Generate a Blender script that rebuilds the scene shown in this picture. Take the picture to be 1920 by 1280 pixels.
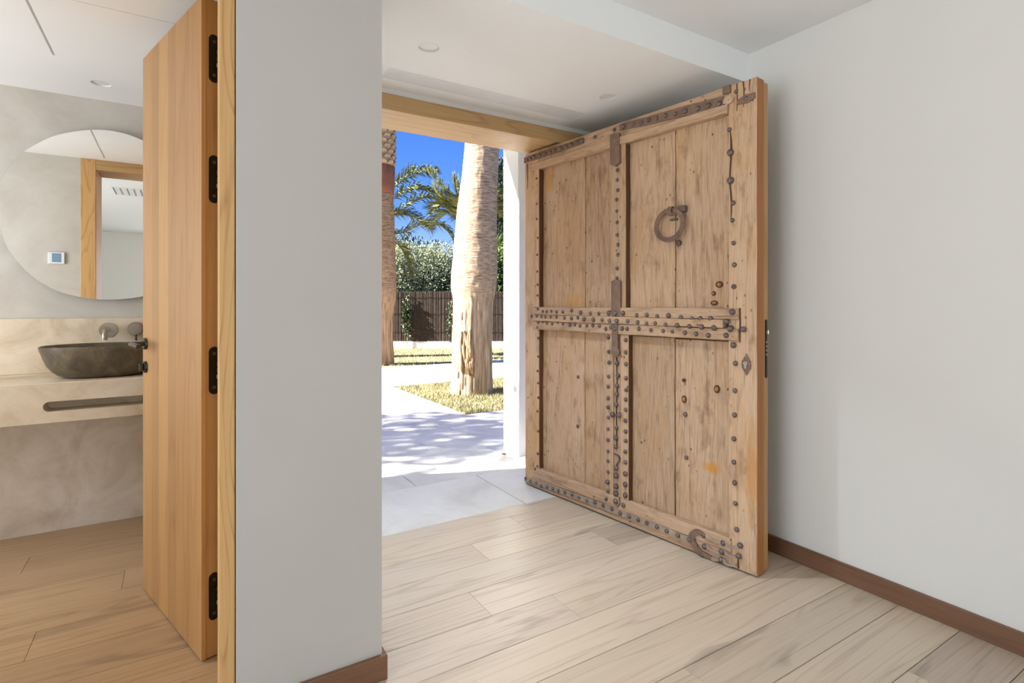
import bpy, bmesh, math, random
import numpy as np
from mathutils import Vector, Matrix, noise

# Entrance hall with an antique studded pivot door, a bathroom on the left and a garden outside.
EXPOSURE = 0.74
SKY_STRENGTH = 1.0
SUN_ENERGY = 18.0
# name, position, looks towards, width, height, power, colour : one per window opening of the rooms
LIGHTS = [
    ('daylight_left_window', (-3.15, 0.45, 1.25), (0, 0.2, 1.15), 2.2, 2.1, 46, (0.82, 0.92, 1.0)),
    ('daylight_back_window', (1.2, -4.4, 1.2), (1.0, 0, 1.15), 1.9, 2.0, 24, (0.82, 0.92, 1.0)),
    ('daylight_bath_window', (-1.95, 2.95, 1.25), (0, 2.95, 1.2), 0.9, 1.4, 21, (0.88, 0.94, 1.0)),
]
ENTRANCE_FILL_W = 8.5
SHADE_LEAVES = 3000

for _o in list(bpy.data.objects):
    bpy.data.objects.remove(_o, do_unlink=True)
SC = bpy.context.scene
COL = SC.collection
R = math.radians

# ------------------------------------------------------------------ camera
cam_d = bpy.data.cameras.new('camera')
cam = bpy.data.objects.new('camera', cam_d)
COL.objects.link(cam)
cam.location = (0.0, 0.0, 1.22)
cam.rotation_euler = (R(90), 0, -0.554342)          # level, turned 31.76 deg right of the right-hand wall's run
cam_d.sensor_width = 36.0
cam_d.lens = 1016.0 / 1920.0 * 36.0
cam_d.shift_y = -71.0 / 1920.0                        # rising-front style shift: verticals stay vertical
cam_d.clip_start = 0.02
cam_d.clip_end = 300
SC.camera = cam

# ------------------------------------------------------------------ colour management
SC.view_settings.view_transform = 'Standard'
SC.view_settings.look = 'None'
SC.view_settings.gamma = 1.0
SC.view_settings.use_curve_mapping = False
SC.view_settings.exposure = EXPOSURE
SC.cycles.use_denoising = True
SC.cycles.max_bounces = 7
SC.cycles.diffuse_bounces = 4
SC.cycles.glossy_bounces = 3
SC.cycles.transparent_max_bounces = 8
SC.cycles.sample_clamp_indirect = 6.0
SC.cycles.use_adaptive_sampling = True
SC.cycles.adaptive_threshold = 0.04
SC.cycles.caustics_reflective = False
SC.cycles.caustics_refractive = False

# ------------------------------------------------------------------ sky
wd = bpy.data.worlds.new('sky')
SC.world = wd
wd.use_nodes = True
nt = wd.node_tree
bg = nt.nodes['Background']
tc = nt.nodes.new('ShaderNodeTexCoord')
sep = nt.nodes.new('ShaderNodeSeparateXYZ')
rp = nt.nodes.new('ShaderNodeValToRGB')
nt.links.new(tc.outputs['Generated'], sep.inputs[0])
nt.links.new(sep.outputs['Z'], rp.inputs[0])
nt.links.new(rp.outputs[0], bg.inputs[0])
e = rp.color_ramp.elements
e[0].position = 0.0;  e[0].color = (0.66, 0.74, 0.86, 1)
e[1].position = 1.0;  e[1].color = (0.04, 0.13, 0.48, 1)
x = e.new(0.09); x.color = (0.26, 0.42, 0.74, 1)
x = e.new(0.17); x.color = (0.10, 0.25, 0.64, 1)
x = e.new(0.32); x.color = (0.052, 0.165, 0.57, 1)
bg.inputs[1].default_value = SKY_STRENGTH

# ------------------------------------------------------------------ sun (from the front left of the house, low winter sun)
sd = bpy.data.lights.new('sun', 'SUN')
sun = bpy.data.objects.new('sun', sd)
COL.objects.link(sun)
SUN_DIR = Vector((-0.95, 0.33, 0.66)).normalized()
sun.rotation_euler = SUN_DIR.to_track_quat('Z', 'Y').to_euler()
sun.location = (-20, 14, 21)
sd.energy = SUN_ENERGY
sd.angle = R(1.0)
sd.color = (1.0, 0.955, 0.89)

# ------------------------------------------------------------------ daylight coming through the rooms' windows
def area(name, loc, look, sx, sy, power, col):
    d = bpy.data.lights.new(name, 'AREA'); d.shape = 'RECTANGLE'; d.size = sx; d.size_y = sy
    d.energy = power; d.color = col
    o = bpy.data.objects.new(name, d); COL.objects.link(o); o.location = loc
    v = Vector(look) - Vector(loc)
    o.rotation_euler = v.to_track_quat('-Z', 'Y').to_euler()
    return o
for _n, _l, _k, _sx, _sy, _p, _c in LIGHTS:
    area(_n, _l, _k, _sx, _sy, _p, _c)


# ================================================================== helpers
RND = random.Random(7)

def tag(o, label=None, cat=None, group=None, kind=None):
    if label: o['label'] = label
    if cat: o['category'] = cat
    if group: o['group'] = group
    if kind: o['kind'] = kind
    return o

def empty(name, loc=(0, 0, 0), rz=0.0):
    o = bpy.data.objects.new(name, None)
    o.empty_display_size = 0.1
    o.location = loc; o.rotation_euler = (0, 0, rz)
    COL.objects.link(o)
    return o

class MB:
    def __init__(s): s.v = []; s.f = []
    def add(s, vs, fs):
        n = len(s.v); s.v.extend([tuple(p) for p in vs]); s.f.extend([tuple(i + n for i in f) for f in fs]); return s
    def box(s, x0, x1, y0, y1, z0, z1):
        return s.add([(x0,y0,z0),(x1,y0,z0),(x1,y1,z0),(x0,y1,z0),(x0,y0,z1),(x1,y0,z1),(x1,y1,z1),(x0,y1,z1)],
                     [(0,3,2,1),(4,5,6,7),(0,1,5,4),(1,2,6,5),(2,3,7,6),(3,0,4,7)])
    def cbox(s, x0, x1, y0, y1, z0, z1, c):
        """box with all edges chamfered by c"""
        bm = bmesh.new(); bmesh.ops.create_cube(bm, size=1.0)
        for p in bm.verts:
            p.co = ((x0+x1)/2 + p.co.x*(x1-x0), (y0+y1)/2 + p.co.y*(y1-y0), (z0+z1)/2 + p.co.z*(z1-z0))
        bmesh.ops.bevel(bm, geom=bm.edges[:], offset=c, segments=1, affect='EDGES')
        bm.verts.index_update()
        s.add([tuple(p.co) for p in bm.verts], [tuple(q.index for q in f.verts) for f in bm.faces]); bm.free(); return s
    def prism(s, poly, axis, a, b):
        """2-D polygon extruded along axis (0/1/2) from a to b"""
        def P(u, v, w): return [(w,u,v),(u,w,v),(u,v,w)][axis]
        n = len(poly)
        vs = [P(u,v,a) for u,v in poly] + [P(u,v,b) for u,v in poly]
        fs = [tuple(range(n))[::-1], tuple(range(n, 2*n))] + [(i,(i+1)%n,n+(i+1)%n,n+i) for i in range(n)]
        return s.add(vs, fs)
    def tube(s, pts, rad, n=8, cap=True):
        pts = [Vector(p) for p in pts]; m = len(pts)
        if not hasattr(rad, '__len__'): rad = [rad]*m
        up = None; rings = []
        for i, p in enumerate(pts):
            t = (pts[min(i+1,m-1)] - pts[max(i-1,0)]).normalized()
            if up is None:
                up = t.cross(Vector((0,0,1)))
                if up.length < 1e-3: up = t.cross(Vector((1,0,0)))
                up.normalize()
            else:
                up = (up - t*up.dot(t)); up.normalize()
            w = t.cross(up)
            rings.append([p + (up*math.cos(2*math.pi*k/n) + w*math.sin(2*math.pi*k/n))*rad[i] for k in range(n)])
        vs = [q for r in rings for q in r]
        fs = [(i*n+k, i*n+(k+1)%n, (i+1)*n+(k+1)%n, (i+1)*n+k) for i in range(m-1) for k in range(n)]
        if cap: fs += [tuple(range(n))[::-1], tuple(range((m-1)*n, m*n))]
        return s.add(vs, fs)
    def lathe(s, prof, n=32, axis=2, c=(0,0,0), sx=1.0, sy=1.0, closed=True):
        """profile of (radius, height) turned round the axis"""
        vs = []
        for r, h in prof:
            for k in range(n):
                a = 2*math.pi*k/n; u, v = r*math.cos(a)*sx, r*math.sin(a)*sy
                q = [(h,u,v),(u,h,v),(u,v,h)][axis]
                vs.append((q[0]+c[0], q[1]+c[1], q[2]+c[2]))
        m = len(prof)
        fs = [(i*n+k, i*n+(k+1)%n, (i+1)*n+(k+1)%n, (i+1)*n+k) for i in range(m-1) for k in range(n)]
        if closed: fs += [tuple(range(n))[::-1], tuple(range((m-1)*n, m*n))]
        return s.add(vs, fs)
    def mesh(s, name, smooth=None):
        me = bpy.data.meshes.new(name); me.from_pydata(s.v, [], s.f); me.validate(); me.update()
        bm = bmesh.new(); bm.from_mesh(me); bmesh.ops.recalc_face_normals(bm, faces=bm.faces[:]); bm.to_mesh(me); bm.free()
        if smooth is not None:
            me.shade_smooth(); me.set_sharp_from_angle(angle=R(smooth))
        return me
    def build(s, name, mat, parent=None, smooth=None, loc=None):
        me = s.mesh(name, smooth); me.materials.append(mat)
        return link(name, me, parent, loc)

def link(name, me, parent=None, loc=None):
    o = bpy.data.objects.new(name, me); COL.objects.link(o)
    if parent is not None: o.parent = parent
    if loc is not None: o.location = loc
    return o

def boolean_cut(o, cutters):
    """subtract throw-away solids from o and keep the plain mesh"""
    for c in cutters:
        m = o.modifiers.new('cut', 'BOOLEAN'); m.operation = 'DIFFERENCE'; m.object = c; m.solver = 'EXACT'
    bpy.context.view_layer.update()
    dg = bpy.context.evaluated_depsgraph_get()
    me = bpy.data.meshes.new_from_object(o.evaluated_get(dg))
    o.modifiers.clear(); o.data = me
    for c in cutters: bpy.data.objects.remove(c, do_unlink=True)

def nz(*a): return noise.noise(Vector(a))

def rough_board(mb, s0, s1, z0, z1, yb, yf, seed, amp=0.0015, ch=0.003, step=0.07, wave=0.0012):
    """weathered board standing in the x-z plane: wavering edges, chamfer, slightly uneven face"""
    def cuts(a, b):
        c = min(ch, (b-a)*0.2); n = max(1, int(round((b-a)/step)))
        return [a, a+c] + [a+c+(b-a-2*c)*i/n for i in range(1, n)] + [b-c, b]
    X = cuts(s0, s1); Z = cuts(z0, z1); nx, nzz = len(X), len(Z)
    V = []
    for j, z in enumerate(Z):
        for i, xx in enumerate(X):
            eu = nz(seed*3.1, z*4.0, 1.7)*amp if i < nx/2 else nz(seed*3.1, z*4.0, 9.7)*amp
            ev = nz(xx*4.0, seed*2.3, 5.1)*amp if j < nzz/2 else nz(xx*4.0, seed*2.3, 13.1)*amp
            rim = (i in (0, nx-1)) or (j in (0, nzz-1))
            y = yf - (ch*0.9 if rim else 0) + nz(xx*7, z*7, seed)*wave
            V.append((xx+eu, y, z+ev))
    F = [(j*nx+i, j*nx+i+1, (j+1)*nx+i+1, (j+1)*nx+i) for j in range(nzz-1) for i in range(nx-1)]
    ring = [i for i in range(nx)] + [j*nx+nx-1 for j in range(1, nzz)] + [(nzz-1)*nx+i for i in range(nx-2, -1, -1)] + [j*nx for j in range(nzz-2, 0, -1)]
    n0 = len(V)
    V += [(V[k][0], yb, V[k][2]) for k in ring]
    m = len(ring)
    F += [(ring[k], n0+k, n0+(k+1)%m, ring[(k+1)%m]) for k in range(m)]
    F.append(tuple(range(n0, n0+m)))
    return mb.add(V, F)

def spline(pts, n=6):
    """Catmull-Rom through points"""
    P = [Vector(p) for p in pts]; out = []
    for i in range(len(P)-1):
        a, b, c, d = P[max(i-1,0)], P[i], P[i+1], P[min(i+2,len(P)-1)]
        for k in range(n):
            t = k/n
            out.append(0.5*((2*b) + (c-a)*t + (2*a-5*b+4*c-d)*t*t + (3*b-a-3*c+d)*t**3))
    out.append(P[-1]); return out

def strip(mb, pts, w, y0, y1):
    """flat iron band along a curve in the x-z plane, w = width or list of widths"""
    P = spline([(a, 0, b) for a, b in pts], 5); m = len(P)
    ws = w if hasattr(w, '__len__') else [w]*len(pts)
    L, Rr = [], []
    for i, p in enumerate(P):
        t = (P[min(i+1,m-1)] - P[max(i-1,0)]).normalized(); q = Vector((-t.z, 0, t.x))
        u = i/(m-1)*(len(ws)-1); k = min(int(u), len(ws)-2); ww = ws[k] + (ws[k+1]-ws[k])*(u-k)
        L.append(p + q*ww/2); Rr.append(p - q*ww/2)
    vs = []
    for y in (y0, y1):
        vs += [(p.x, y, p.z) for p in L] + [(p.x, y, p.z) for p in Rr]
    fs = []
    for i in range(m-1):
        fs += [(i, i+1, m+i+1, m+i), (2*m+i, 3*m+i, 3*m+i+1, 2*m+i+1), (i, 2*m+i, 2*m+i+1, i+1), (m+i, m+i+1, 3*m+i+1, 3*m+i)]
    fs += [(0, m, 3*m, 2*m), (m-1, 3*m-1, 4*m-1, 2*m-1)]
    return mb.add(vs, fs)

# ================================================================== materials
def srgb(r, g, b):
    f = lambda c: (c/255/12.92) if c/255 <= 0.04045 else ((c/255+0.055)/1.055)**2.4
    return (f(r), f(g), f(b), 1.0)

class M:
    def __init__(s, name):
        s.m = bpy.data.materials.new(name); s.m.use_nodes = True
        s.t = s.m.node_tree; s.b = s.t.nodes['Principled BSDF']
    def n(s, typ, inp=None, **kw):
        q = s.t.nodes.new('ShaderNode'+typ)
        for k, v in kw.items(): setattr(q, k, v)
        for k, v in (inp or {}).items():
            if isinstance(v, tuple) and len(v) == 2 and hasattr(v[0], 'outputs'): s.t.links.new(v[0].outputs[v[1]], q.inputs[k])
            elif hasattr(v, 'outputs'): s.t.links.new(v.outputs[0], q.inputs[k])
            else: q.inputs[k].default_value = v
        return q
    def math(s, op, a, b=0.0, clamp=False):
        return s.n('Math', {0: a, 1: b}, operation=op, use_clamp=clamp)
    def mix(s, fac, a, b, mode='MIX'):
        q = s.t.nodes.new('ShaderNodeMix'); q.data_type = 'RGBA'; q.blend_type = mode
        for k, v in ((0, fac), (6, a), (7, b)):
            if isinstance(v, tuple) and len(v) == 2 and hasattr(v[0], 'outputs'): s.t.links.new(v[0].outputs[v[1]], q.inputs[k])
            elif hasattr(v, 'outputs'): s.t.links.new(v.outputs[2 if v.bl_idname == 'ShaderNodeMix' else 0], q.inputs[k])
            else: q.inputs[k].default_value = v
        return q
    def ramp(s, fac, stops):
        q = s.n('ValToRGB', {0: fac}); el = q.color_ramp.elements
        while len(el) < len(stops): el.new(0.5)
        for k, (p, c) in enumerate(stops):
            el[k].position = p; el[k].color = c if hasattr(c, '__len__') else (c, c, c, 1)
        return q
    def out(s, sock, v):
        s.t.links.new(v.outputs[2 if v.bl_idname == 'ShaderNodeMix' else 0], s.b.inputs[sock])
    def bump(s, h, strength=0.3, dist=0.002):
        q = s.n('Bump', {'Height': h, 'Strength': strength, 'Distance': dist}); s.t.links.new(q.outputs[0], s.b.inputs['Normal'])
    def coords(s, scale, randomise=True):
        """object coordinates, shifted per object, stretched by scale"""
        c = s.n('TexCoord'); v = (c, 3)
        if randomise:
            oi = s.n('ObjectInfo'); k = s.math('MULTIPLY', (oi, 5), 53.0)
            cb = s.n('CombineXYZ', {0: k, 1: k, 2: k}); v = s.n('VectorMath', {0: v, 1: cb}, operation='ADD')
        return s.n('VectorMath', {0: v, 1: scale}, operation='MULTIPLY')

def plain(name, col, rough=0.6, metal=0.0, var=0.0, vscale=4.0, bump=0.0, bscale=80.0, spec=0.5):
    m = M(name); m.b.inputs['Roughness'].default_value = rough; m.b.inputs['Metallic'].default_value = metal
    m.b.inputs['Specular IOR Level'].default_value = spec
    if var:
        n = m.n('TexNoise', {'Vector': m.coords((1,1,1)), 'Scale': vscale, 'Detail': 5.0, 'Roughness': 0.6})
        lo = tuple(c*(1-var) for c in col[:3]) + (1,); hi = tuple(min(1, c*(1+var)) for c in col[:3]) + (1,)
        m.out('Base Color', m.ramp(n, [(0.3, lo), (0.7, hi)]))
    else: m.b.inputs['Base Color'].default_value = col
    if bump:
        n2 = m.n('TexNoise', {'Vector': m.coords((1,1,1)), 'Scale': bscale, 'Detail': 4.0}); m.bump(n2, bump, 0.002)
    return m.m

def wood(name, light, dark, axis, rings=9.0, ring_amt=0.35, fibre=0.35, rough=0.5, tone=0.12, ring_scale=(0.55, 5.5),
         fib_scale=(2.5, 110.0), bump=0.15, stain=None, patches=None, blotch=None, spots=None, spec=0.4):
    """wood whose grain runs along axis 0/1/2 of the object"""
    m = M(name)
    def sc(al, ac): v = [ac, ac, ac]; v[axis] = al; return tuple(v)
    n1 = m.n('TexNoise', {'Vector': m.coords(sc(*ring_scale)), 'Scale': 1.0, 'Detail': 1.5, 'Roughness': 0.45, 'Distortion': 0.25})
    fr = m.math('FRACT', m.math('MULTIPLY', n1, rings))
    ring = m.ramp(fr, [(0.0, 0.0), (0.66, 0.10), (0.88, 1.0), (1.0, 0.05)])
    n2 = m.n('TexNoise', {'Vector': m.coords(sc(*fib_scale)), 'Scale': 1.0, 'Detail': 4.0, 'Roughness': 0.65})
    n3 = m.n('TexNoise', {'Vector': m.coords(sc(0.7, 3.0)), 'Scale': 1.0, 'Detail': 2.0})
    fib = m.ramp(n2, [(0.35, 0.0), (0.72, 1.0)])
    # early/late wood: the ring line breaks up along the pores
    k = m.math('MULTIPLY', (ring, 0), m.math('ADD', m.math('MULTIPLY', (fib, 0), 0.7), 0.45))
    f = m.math('ADD', m.math('MULTIPLY', k, ring_amt), m.math('MULTIPLY', (fib, 0), fibre))
    f = m.math('ADD', f, m.math('MULTIPLY', m.math('SUBTRACT', n3, 0.5), 0.5), True)
    col = m.mix(f, light, dark)
    if stain:                      # grey mineral streaks and knots
        n4 = m.n('TexNoise', {'Vector': m.coords(sc(1.3, 6.5)), 'Scale': 1.0, 'Detail': 3.0, 'Roughness': 0.6, 'Distortion': 0.6})
        st = m.ramp(n4, [(0.60, 0.0), (0.74, stain[1])])
        col = m.mix((st, 0), col, stain[0])
    if blotch:                     # worn ochre and bleached areas
        for bi, (bc, b0, b1, bs, ba) in enumerate(blotch):
            nb = m.n('TexNoise', {'Vector': m.coords(sc(bs*0.45, bs)), 'Scale': 1.0 + 0.37*bi, 'Detail': 4.0, 'Roughness': 0.6})
            rb = m.ramp(nb, [(b0, 0.0), (b1, ba)])
            col = m.mix((rb, 0), col, bc)
    if spots:                      # worm holes and nicks
        vo = m.n('TexVoronoi', {'Vector': m.coords(sc(18, 30)), 'Scale': 1.0, 'Randomness': 1.0})
        nb = m.n('TexNoise', {'Vector': m.coords(sc(5, 9)), 'Scale': 1.0, 'Detail': 2.0})
        rs = m.math('MULTIPLY', (m.ramp((vo, 0), [(0.10, 1.0), (0.17, 0.0)]), 0), (m.ramp(nb, [(0.50, 0.0), (0.62, spots[1])]), 0))
        col = m.mix(rs, col, spots[0])
    if patches:                    # single stains with a place of their own on the thing
        tcn = m.n('TexCoord')
        for (cx, cy, cz), (rx, ry, rz), pc, pa in patches:
            d = m.n('VectorMath', {0: (tcn, 3), 1: (cx, cy, cz)}, operation='SUBTRACT')
            d = m.n('VectorMath', {0: d, 1: (1/rx, 1/ry, 1/rz)}, operation='MULTIPLY')
            ln = m.n('VectorMath', {0: d}, operation='LENGTH')
            np_ = m.n('TexNoise', {'Vector': m.coords((26, 26, 16)), 'Scale': 1.0, 'Detail': 4.0, 'Roughness': 0.7})
            ln2 = m.math('ADD', (ln, 1), m.math('MULTIPLY', m.math('SUBTRACT', np_, 0.5), 1.6))
            rr = m.ramp(ln2, [(0.35, pa), (1.05, 0.0)])
            col = m.mix((rr, 0), col, pc)
    # object tone: the colour a board was given, plus a little chance
    oi = m.n('ObjectInfo')
    v = m.math('ADD', m.math('MULTIPLY', m.math('SUBTRACT', (oi, 5), 0.5), tone), 1.0)
    hs = m.n('HueSaturation', {'Value': v})
    m.t.links.new(col.outputs[2], hs.inputs['Color'])
    fin = m.mix(1.0, hs, (oi, 1), 'MULTIPLY')
    m.out('Base Color', fin)
    m.b.inputs['Roughness'].default_value = rough
    m.b.inputs['Specular IOR Level'].default_value = spec
    m.bump(m.math('SUBTRACT', m.math('MULTIPLY', (ring, 0), -0.4), (fib, 0)), bump, 0.0015)
    return m.m

def stone(name, c1, c2, c3, scale=2.2, rough=0.5, bump=0.06, spec=0.4):
    m = M(name)
    a = m.n('TexNoise', {'Vector': m.coords((1,1,1)), 'Scale': scale, 'Detail': 6.0, 'Roughness': 0.62, 'Distortion': 0.8})
    b = m.n('TexNoise', {'Vector': m.coords((1,1,1.6)), 'Scale': scale*5, 'Detail': 5.0, 'Roughness': 0.7})
    col = m.ramp(a, [(0.28, c2), (0.5, c1), (0.74, c3)])
    col = m.mix((m.ramp(b, [(0.58, 0.0), (0.78, 0.45)]), 0), (col, 0), c2)
    m.out('Base Color', col); m.b.inputs['Roughness'].default_value = rough
    m.b.inputs['Specular IOR Level'].default_value = spec
    m.bump(b, bump, 0.002)
    return m.m

WHITE = plain('wall_paint', srgb(232, 229, 223), 0.75, var=0.012, vscale=1.5, bump=0.05, bscale=260, spec=0.25)
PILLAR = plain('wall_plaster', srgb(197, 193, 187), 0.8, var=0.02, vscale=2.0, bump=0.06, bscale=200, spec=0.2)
CEIL = plain('ceiling_paint', srgb(246, 246, 245), 0.8, var=0.01, spec=0.2)
EXT = plain('exterior_render', srgb(240, 239, 236), 0.85, var=0.02, vscale=3, bump=0.25, bscale=60, spec=0.2)
MICRO = stone('microcement', srgb(205, 198, 188), srgb(188, 180, 169), srgb(216, 210, 201), 1.7, 0.6, 0.04)
CLAD = stone('cladding_limestone', srgb(216, 204, 187), srgb(192, 177, 156), srgb(230, 221, 208), 4.5, 0.5, 0.03)
LIME = stone('vanity_limestone', srgb(222, 204, 178), srgb(196, 173, 143), srgb(236, 223, 202), 4.5, 0.42, 0.03)
PAVE = stone('paving_limestone', srgb(222, 217, 208), srgb(205, 199, 189), srgb(232, 228, 221), 2.0, 0.62, 0.10)
RIVER = stone('river_stone', srgb(104, 91, 71), srgb(74, 66, 53), srgb(130, 115, 90), 11.0, 0.55, 0.35)
OAKF = wood('oiled_oak_floor', srgb(214, 195, 173), srgb(158, 135, 112), 0, rings=10, ring_amt=0.42, fibre=0.20, rough=0.36,
            tone=0.10, stain=(srgb(120, 108, 102), 0.6), bump=0.10, ring_scale=(0.42, 8.5), spec=0.5)
OAKD = wood('oak_door', srgb(194, 151, 98), srgb(150, 104, 60), 2, rings=7, ring_amt=0.30, fibre=0.30, rough=0.45, tone=0.10, bump=0.08)
OAKC = wood('oak_casing', srgb(216, 173, 114), srgb(170, 122, 70), 2, rings=12, ring_amt=0.6, fibre=0.25, rough=0.5, tone=0.05, bump=0.10, ring_scale=(1.0, 9.0))
OAKH = wood('oak_lintel', srgb(200, 164, 114), srgb(152, 112, 68), 0, rings=12, ring_amt=0.5, fibre=0.25, rough=0.5, tone=0.04, bump=0.08)
BASEW = wood('baseboard_oak', srgb(128, 92, 68), srgb(88, 58, 40), 1, rings=6, ring_amt=0.3, fibre=0.35, rough=0.5, tone=0.06, bump=0.06, ring_scale=(0.6, 9.0))
BASEX = wood('baseboard_oak_across', srgb(128, 92, 68), srgb(88, 58, 40), 0, rings=6, ring_amt=0.3, fibre=0.35, rough=0.5, tone=0.06, bump=0.06, ring_scale=(0.6, 9.0))
ANT_V = wood('antique_wood_upright', srgb(220, 186, 153), srgb(136, 98, 71), 2, rings=10, ring_amt=0.34, fibre=0.50, rough=0.72, tone=0.12,
             ring_scale=(0.6, 7.0), fib_scale=(9, 210), bump=0.8,
             blotch=[(srgb(206, 160, 104), 0.50, 0.72, 2.6, 0.7), (srgb(222, 196, 168), 0.52, 0.74, 5.0, 0.55), (srgb(112, 76, 52), 0.55, 0.76, 8.0, 0.6), (srgb(206, 178, 150), 0.56, 0.70, 16.0, 0.5)],
             spots=(srgb(84, 52, 34), 0.9),
             patches=[((0.237, -0.033, 0.426), (0.055, 0.2, 0.035), srgb(218, 150, 62), 0.85), ((0.02, 0.0, 0.45), (0.03, 0.2, 0.25), srgb(205, 138, 66), 0.6),
                      ((1.40, -0.033, 2.02), (0.05, 0.2, 0.10), srgb(214, 158, 84), 0.7), ((1.18, -0.033, 1.24), (0.10, 0.2, 0.06), srgb(214, 158, 84), 0.6)], spec=0.2)
ANT_H = wood('antique_wood_level', srgb(215, 181, 149), srgb(132, 96, 69), 0, rings=10, ring_amt=0.34, fibre=0.50, rough=0.72, tone=0.12,
             ring_scale=(0.6, 7.0), fib_scale=(9, 210), bump=0.8,
             blotch=[(srgb(200, 156, 104), 0.50, 0.72, 2.6, 0.65), (srgb(216, 190, 162), 0.52, 0.74, 5.0, 0.5), (srgb(112, 76, 52), 0.55, 0.76, 8.0, 0.6), (srgb(206, 178, 150), 0.56, 0.70, 16.0, 0.5)],
             spots=(srgb(84, 52, 34), 0.9), spec=0.2)
EDGEW = wood('stained_edge_wood', srgb(176, 116, 62), srgb(130, 80, 38), 2, rings=6, ring_amt=0.25, fibre=0.3, rough=0.5, tone=0.04, bump=0.1)
ANT_BACK = plain('dark_core_wood', srgb(92, 62, 42), 0.85, var=0.2)  # dark brown core behind the board gaps
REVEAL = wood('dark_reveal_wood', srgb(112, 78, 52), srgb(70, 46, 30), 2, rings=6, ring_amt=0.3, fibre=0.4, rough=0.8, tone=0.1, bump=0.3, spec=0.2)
KNOTW = plain('knot_wood', srgb(176, 112, 58), 0.6, var=0.25, vscale=60)
KNOTD = plain('knot_hollow', srgb(82, 54, 36), 0.8, var=0.2, vscale=60)
IRON = plain('aged_iron', srgb(118, 103, 99), 0.42, 0.55, var=0.22, vscale=45, bump=0.5, bscale=140)
IRONP = plain('rusted_iron_plate', srgb(134, 106, 88), 0.7, 0.15, var=0.22, vscale=30, bump=0.6, bscale=120)
BLACK = plain('black_metal', srgb(26, 25, 24), 0.4, 0.6)
GUN = plain('gunmetal', srgb(84, 80, 74), 0.28, 0.9)
NICKEL = plain('brushed_nickel', srgb(176, 164, 148), 0.3, 0.95)
STEEL = plain('steel', srgb(214, 212, 206), 0.25, 0.9)
GAP = plain('dark_backing', srgb(60, 50, 42), 0.9)  # dark base under planks and slabs, and the mirror's backing
MIRROR = plain('mirror_glass', (0.93, 0.95, 0.94, 1), 0.0, 1.0)
MIREDGE = plain('mirror_edge', srgb(205, 214, 210), 0.15, 0.5)
VENTW = plain('vent_enamel', srgb(246, 246, 245), 0.5)
VENTD = plain('vent_void', srgb(160, 159, 157), 0.9)
IRONW = plain('worn_iron_band', srgb(170, 150, 132), 0.65, 0.1, var=0.2, vscale=25, bump=0.5, bscale=110)
DOWN = plain('downlight_reflector', srgb(236, 235, 232), 0.5)
PLASTIC = plain('white_plastic', srgb(232, 236, 238), 0.35)
SCREEN = plain('thermostat_screen', srgb(126, 152, 178), 0.15)
GRASS = plain('lawn_blades', srgb(156, 150, 112), 0.7, var=0.35, vscale=3.0, spec=0.2)
SOIL = plain('lawn_soil', srgb(148, 140, 106), 0.9, var=0.3, vscale=6.0, bump=0.4, bscale=60, spec=0.1)
LEAFP = plain('palm_frond_leaf', srgb(112, 114, 58), 0.55, var=0.3, vscale=3)
LEAFO = plain('olive_leaf', srgb(150, 156, 124), 0.6, var=0.3, vscale=4)
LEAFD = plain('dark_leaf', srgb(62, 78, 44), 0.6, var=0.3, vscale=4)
LEAFC = plain('cypress_leaf', srgb(42, 54, 36), 0.7, var=0.3, vscale=5)
LEAFG = plain('bright_leaf', srgb(112, 132, 64), 0.6, var=0.25, vscale=5)
BARK = plain('branch_bark', srgb(122, 108, 88), 0.85, var=0.2, vscale=20)
BRUSH = plain('heather_brush', srgb(76, 64, 55), 0.9, var=0.3, vscale=9)
DRY = plain('dry_leaf_brown', srgb(150, 134, 74), 0.8, var=0.2, vscale=50)

# ================================================================== room shell
ZC, ZL = 2.500, 2.352            # hall ceiling, lower ceiling over entrance
def struct(name, mb, mat, label, cat, smooth=None, parent=None):
    o = mb.build(name, mat, parent, smooth)
    return tag(o, label, cat, kind='structure')

# --- plank floor, boards 0.2 m wide running across the hall
fl = MB(); fl.box(-3.2, 2.5, -4.5, 2.77, -0.10, -0.012); fl.box(-2.0, 0.45, 2.77, 3.78, -0.10, -0.012)
floor = struct('floor', fl, GAP, 'pale oiled oak plank floor of the hall and bathroom', 'floor')
PW, PY0 = 0.2008, 1.041
fixed = {6: [1.267, -0.62], 5: [1.893, 0.2], 3: [1.336, -0.5], 2: [-0.2, 2.3], -2: [2.067, 0.1], 7: [-0.443, 1.62], 1: [0.4], 4: [-0.9, 1.05],
         8: [-1.05, 0.38], 9: [-0.2], 10: [-1.3], 11: [-0.6], 12: [-1.1]}
pr = random.Random(11)
prow = []
for k in range(-28, 15):
    y0, y1 = PY0 + PW*k, PY0 + PW*(k+1)
    for (xa, xb, ylo, yhi) in ((-3.2, 0.45 if y1 > 2.77 else 2.5, -4.5, 2.77 if y1 <= 2.78 else 3.765), (0.45, 2.5, 2.5, 2.77)):
        a, b = max(y0, ylo), min(y1, yhi)
        if b - a < 0.02: continue
        if xa == 0.45 and y1 <= 2.77: continue
        if a >= 2.77 - 0.13 and xa < -2.0: xa = -2.0
        js = fixed.get(k)
        if js is None:
            t = -3.2 - pr.random()*1.8; js = []
            while t < 2.5:
                t += 1.5 + pr.random()*0.7; js.append(t)
        if b > 1.95 and xb > 0.45: js = list(js) + [0.455]
        xs = [xa] + sorted(j for j in js if xa + 0.1 < j < xb - 0.1) + [xb]
        for x0, x1 in zip(xs[:-1], xs[1:]): prow.append((k, x0, x1, a, b))
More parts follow.
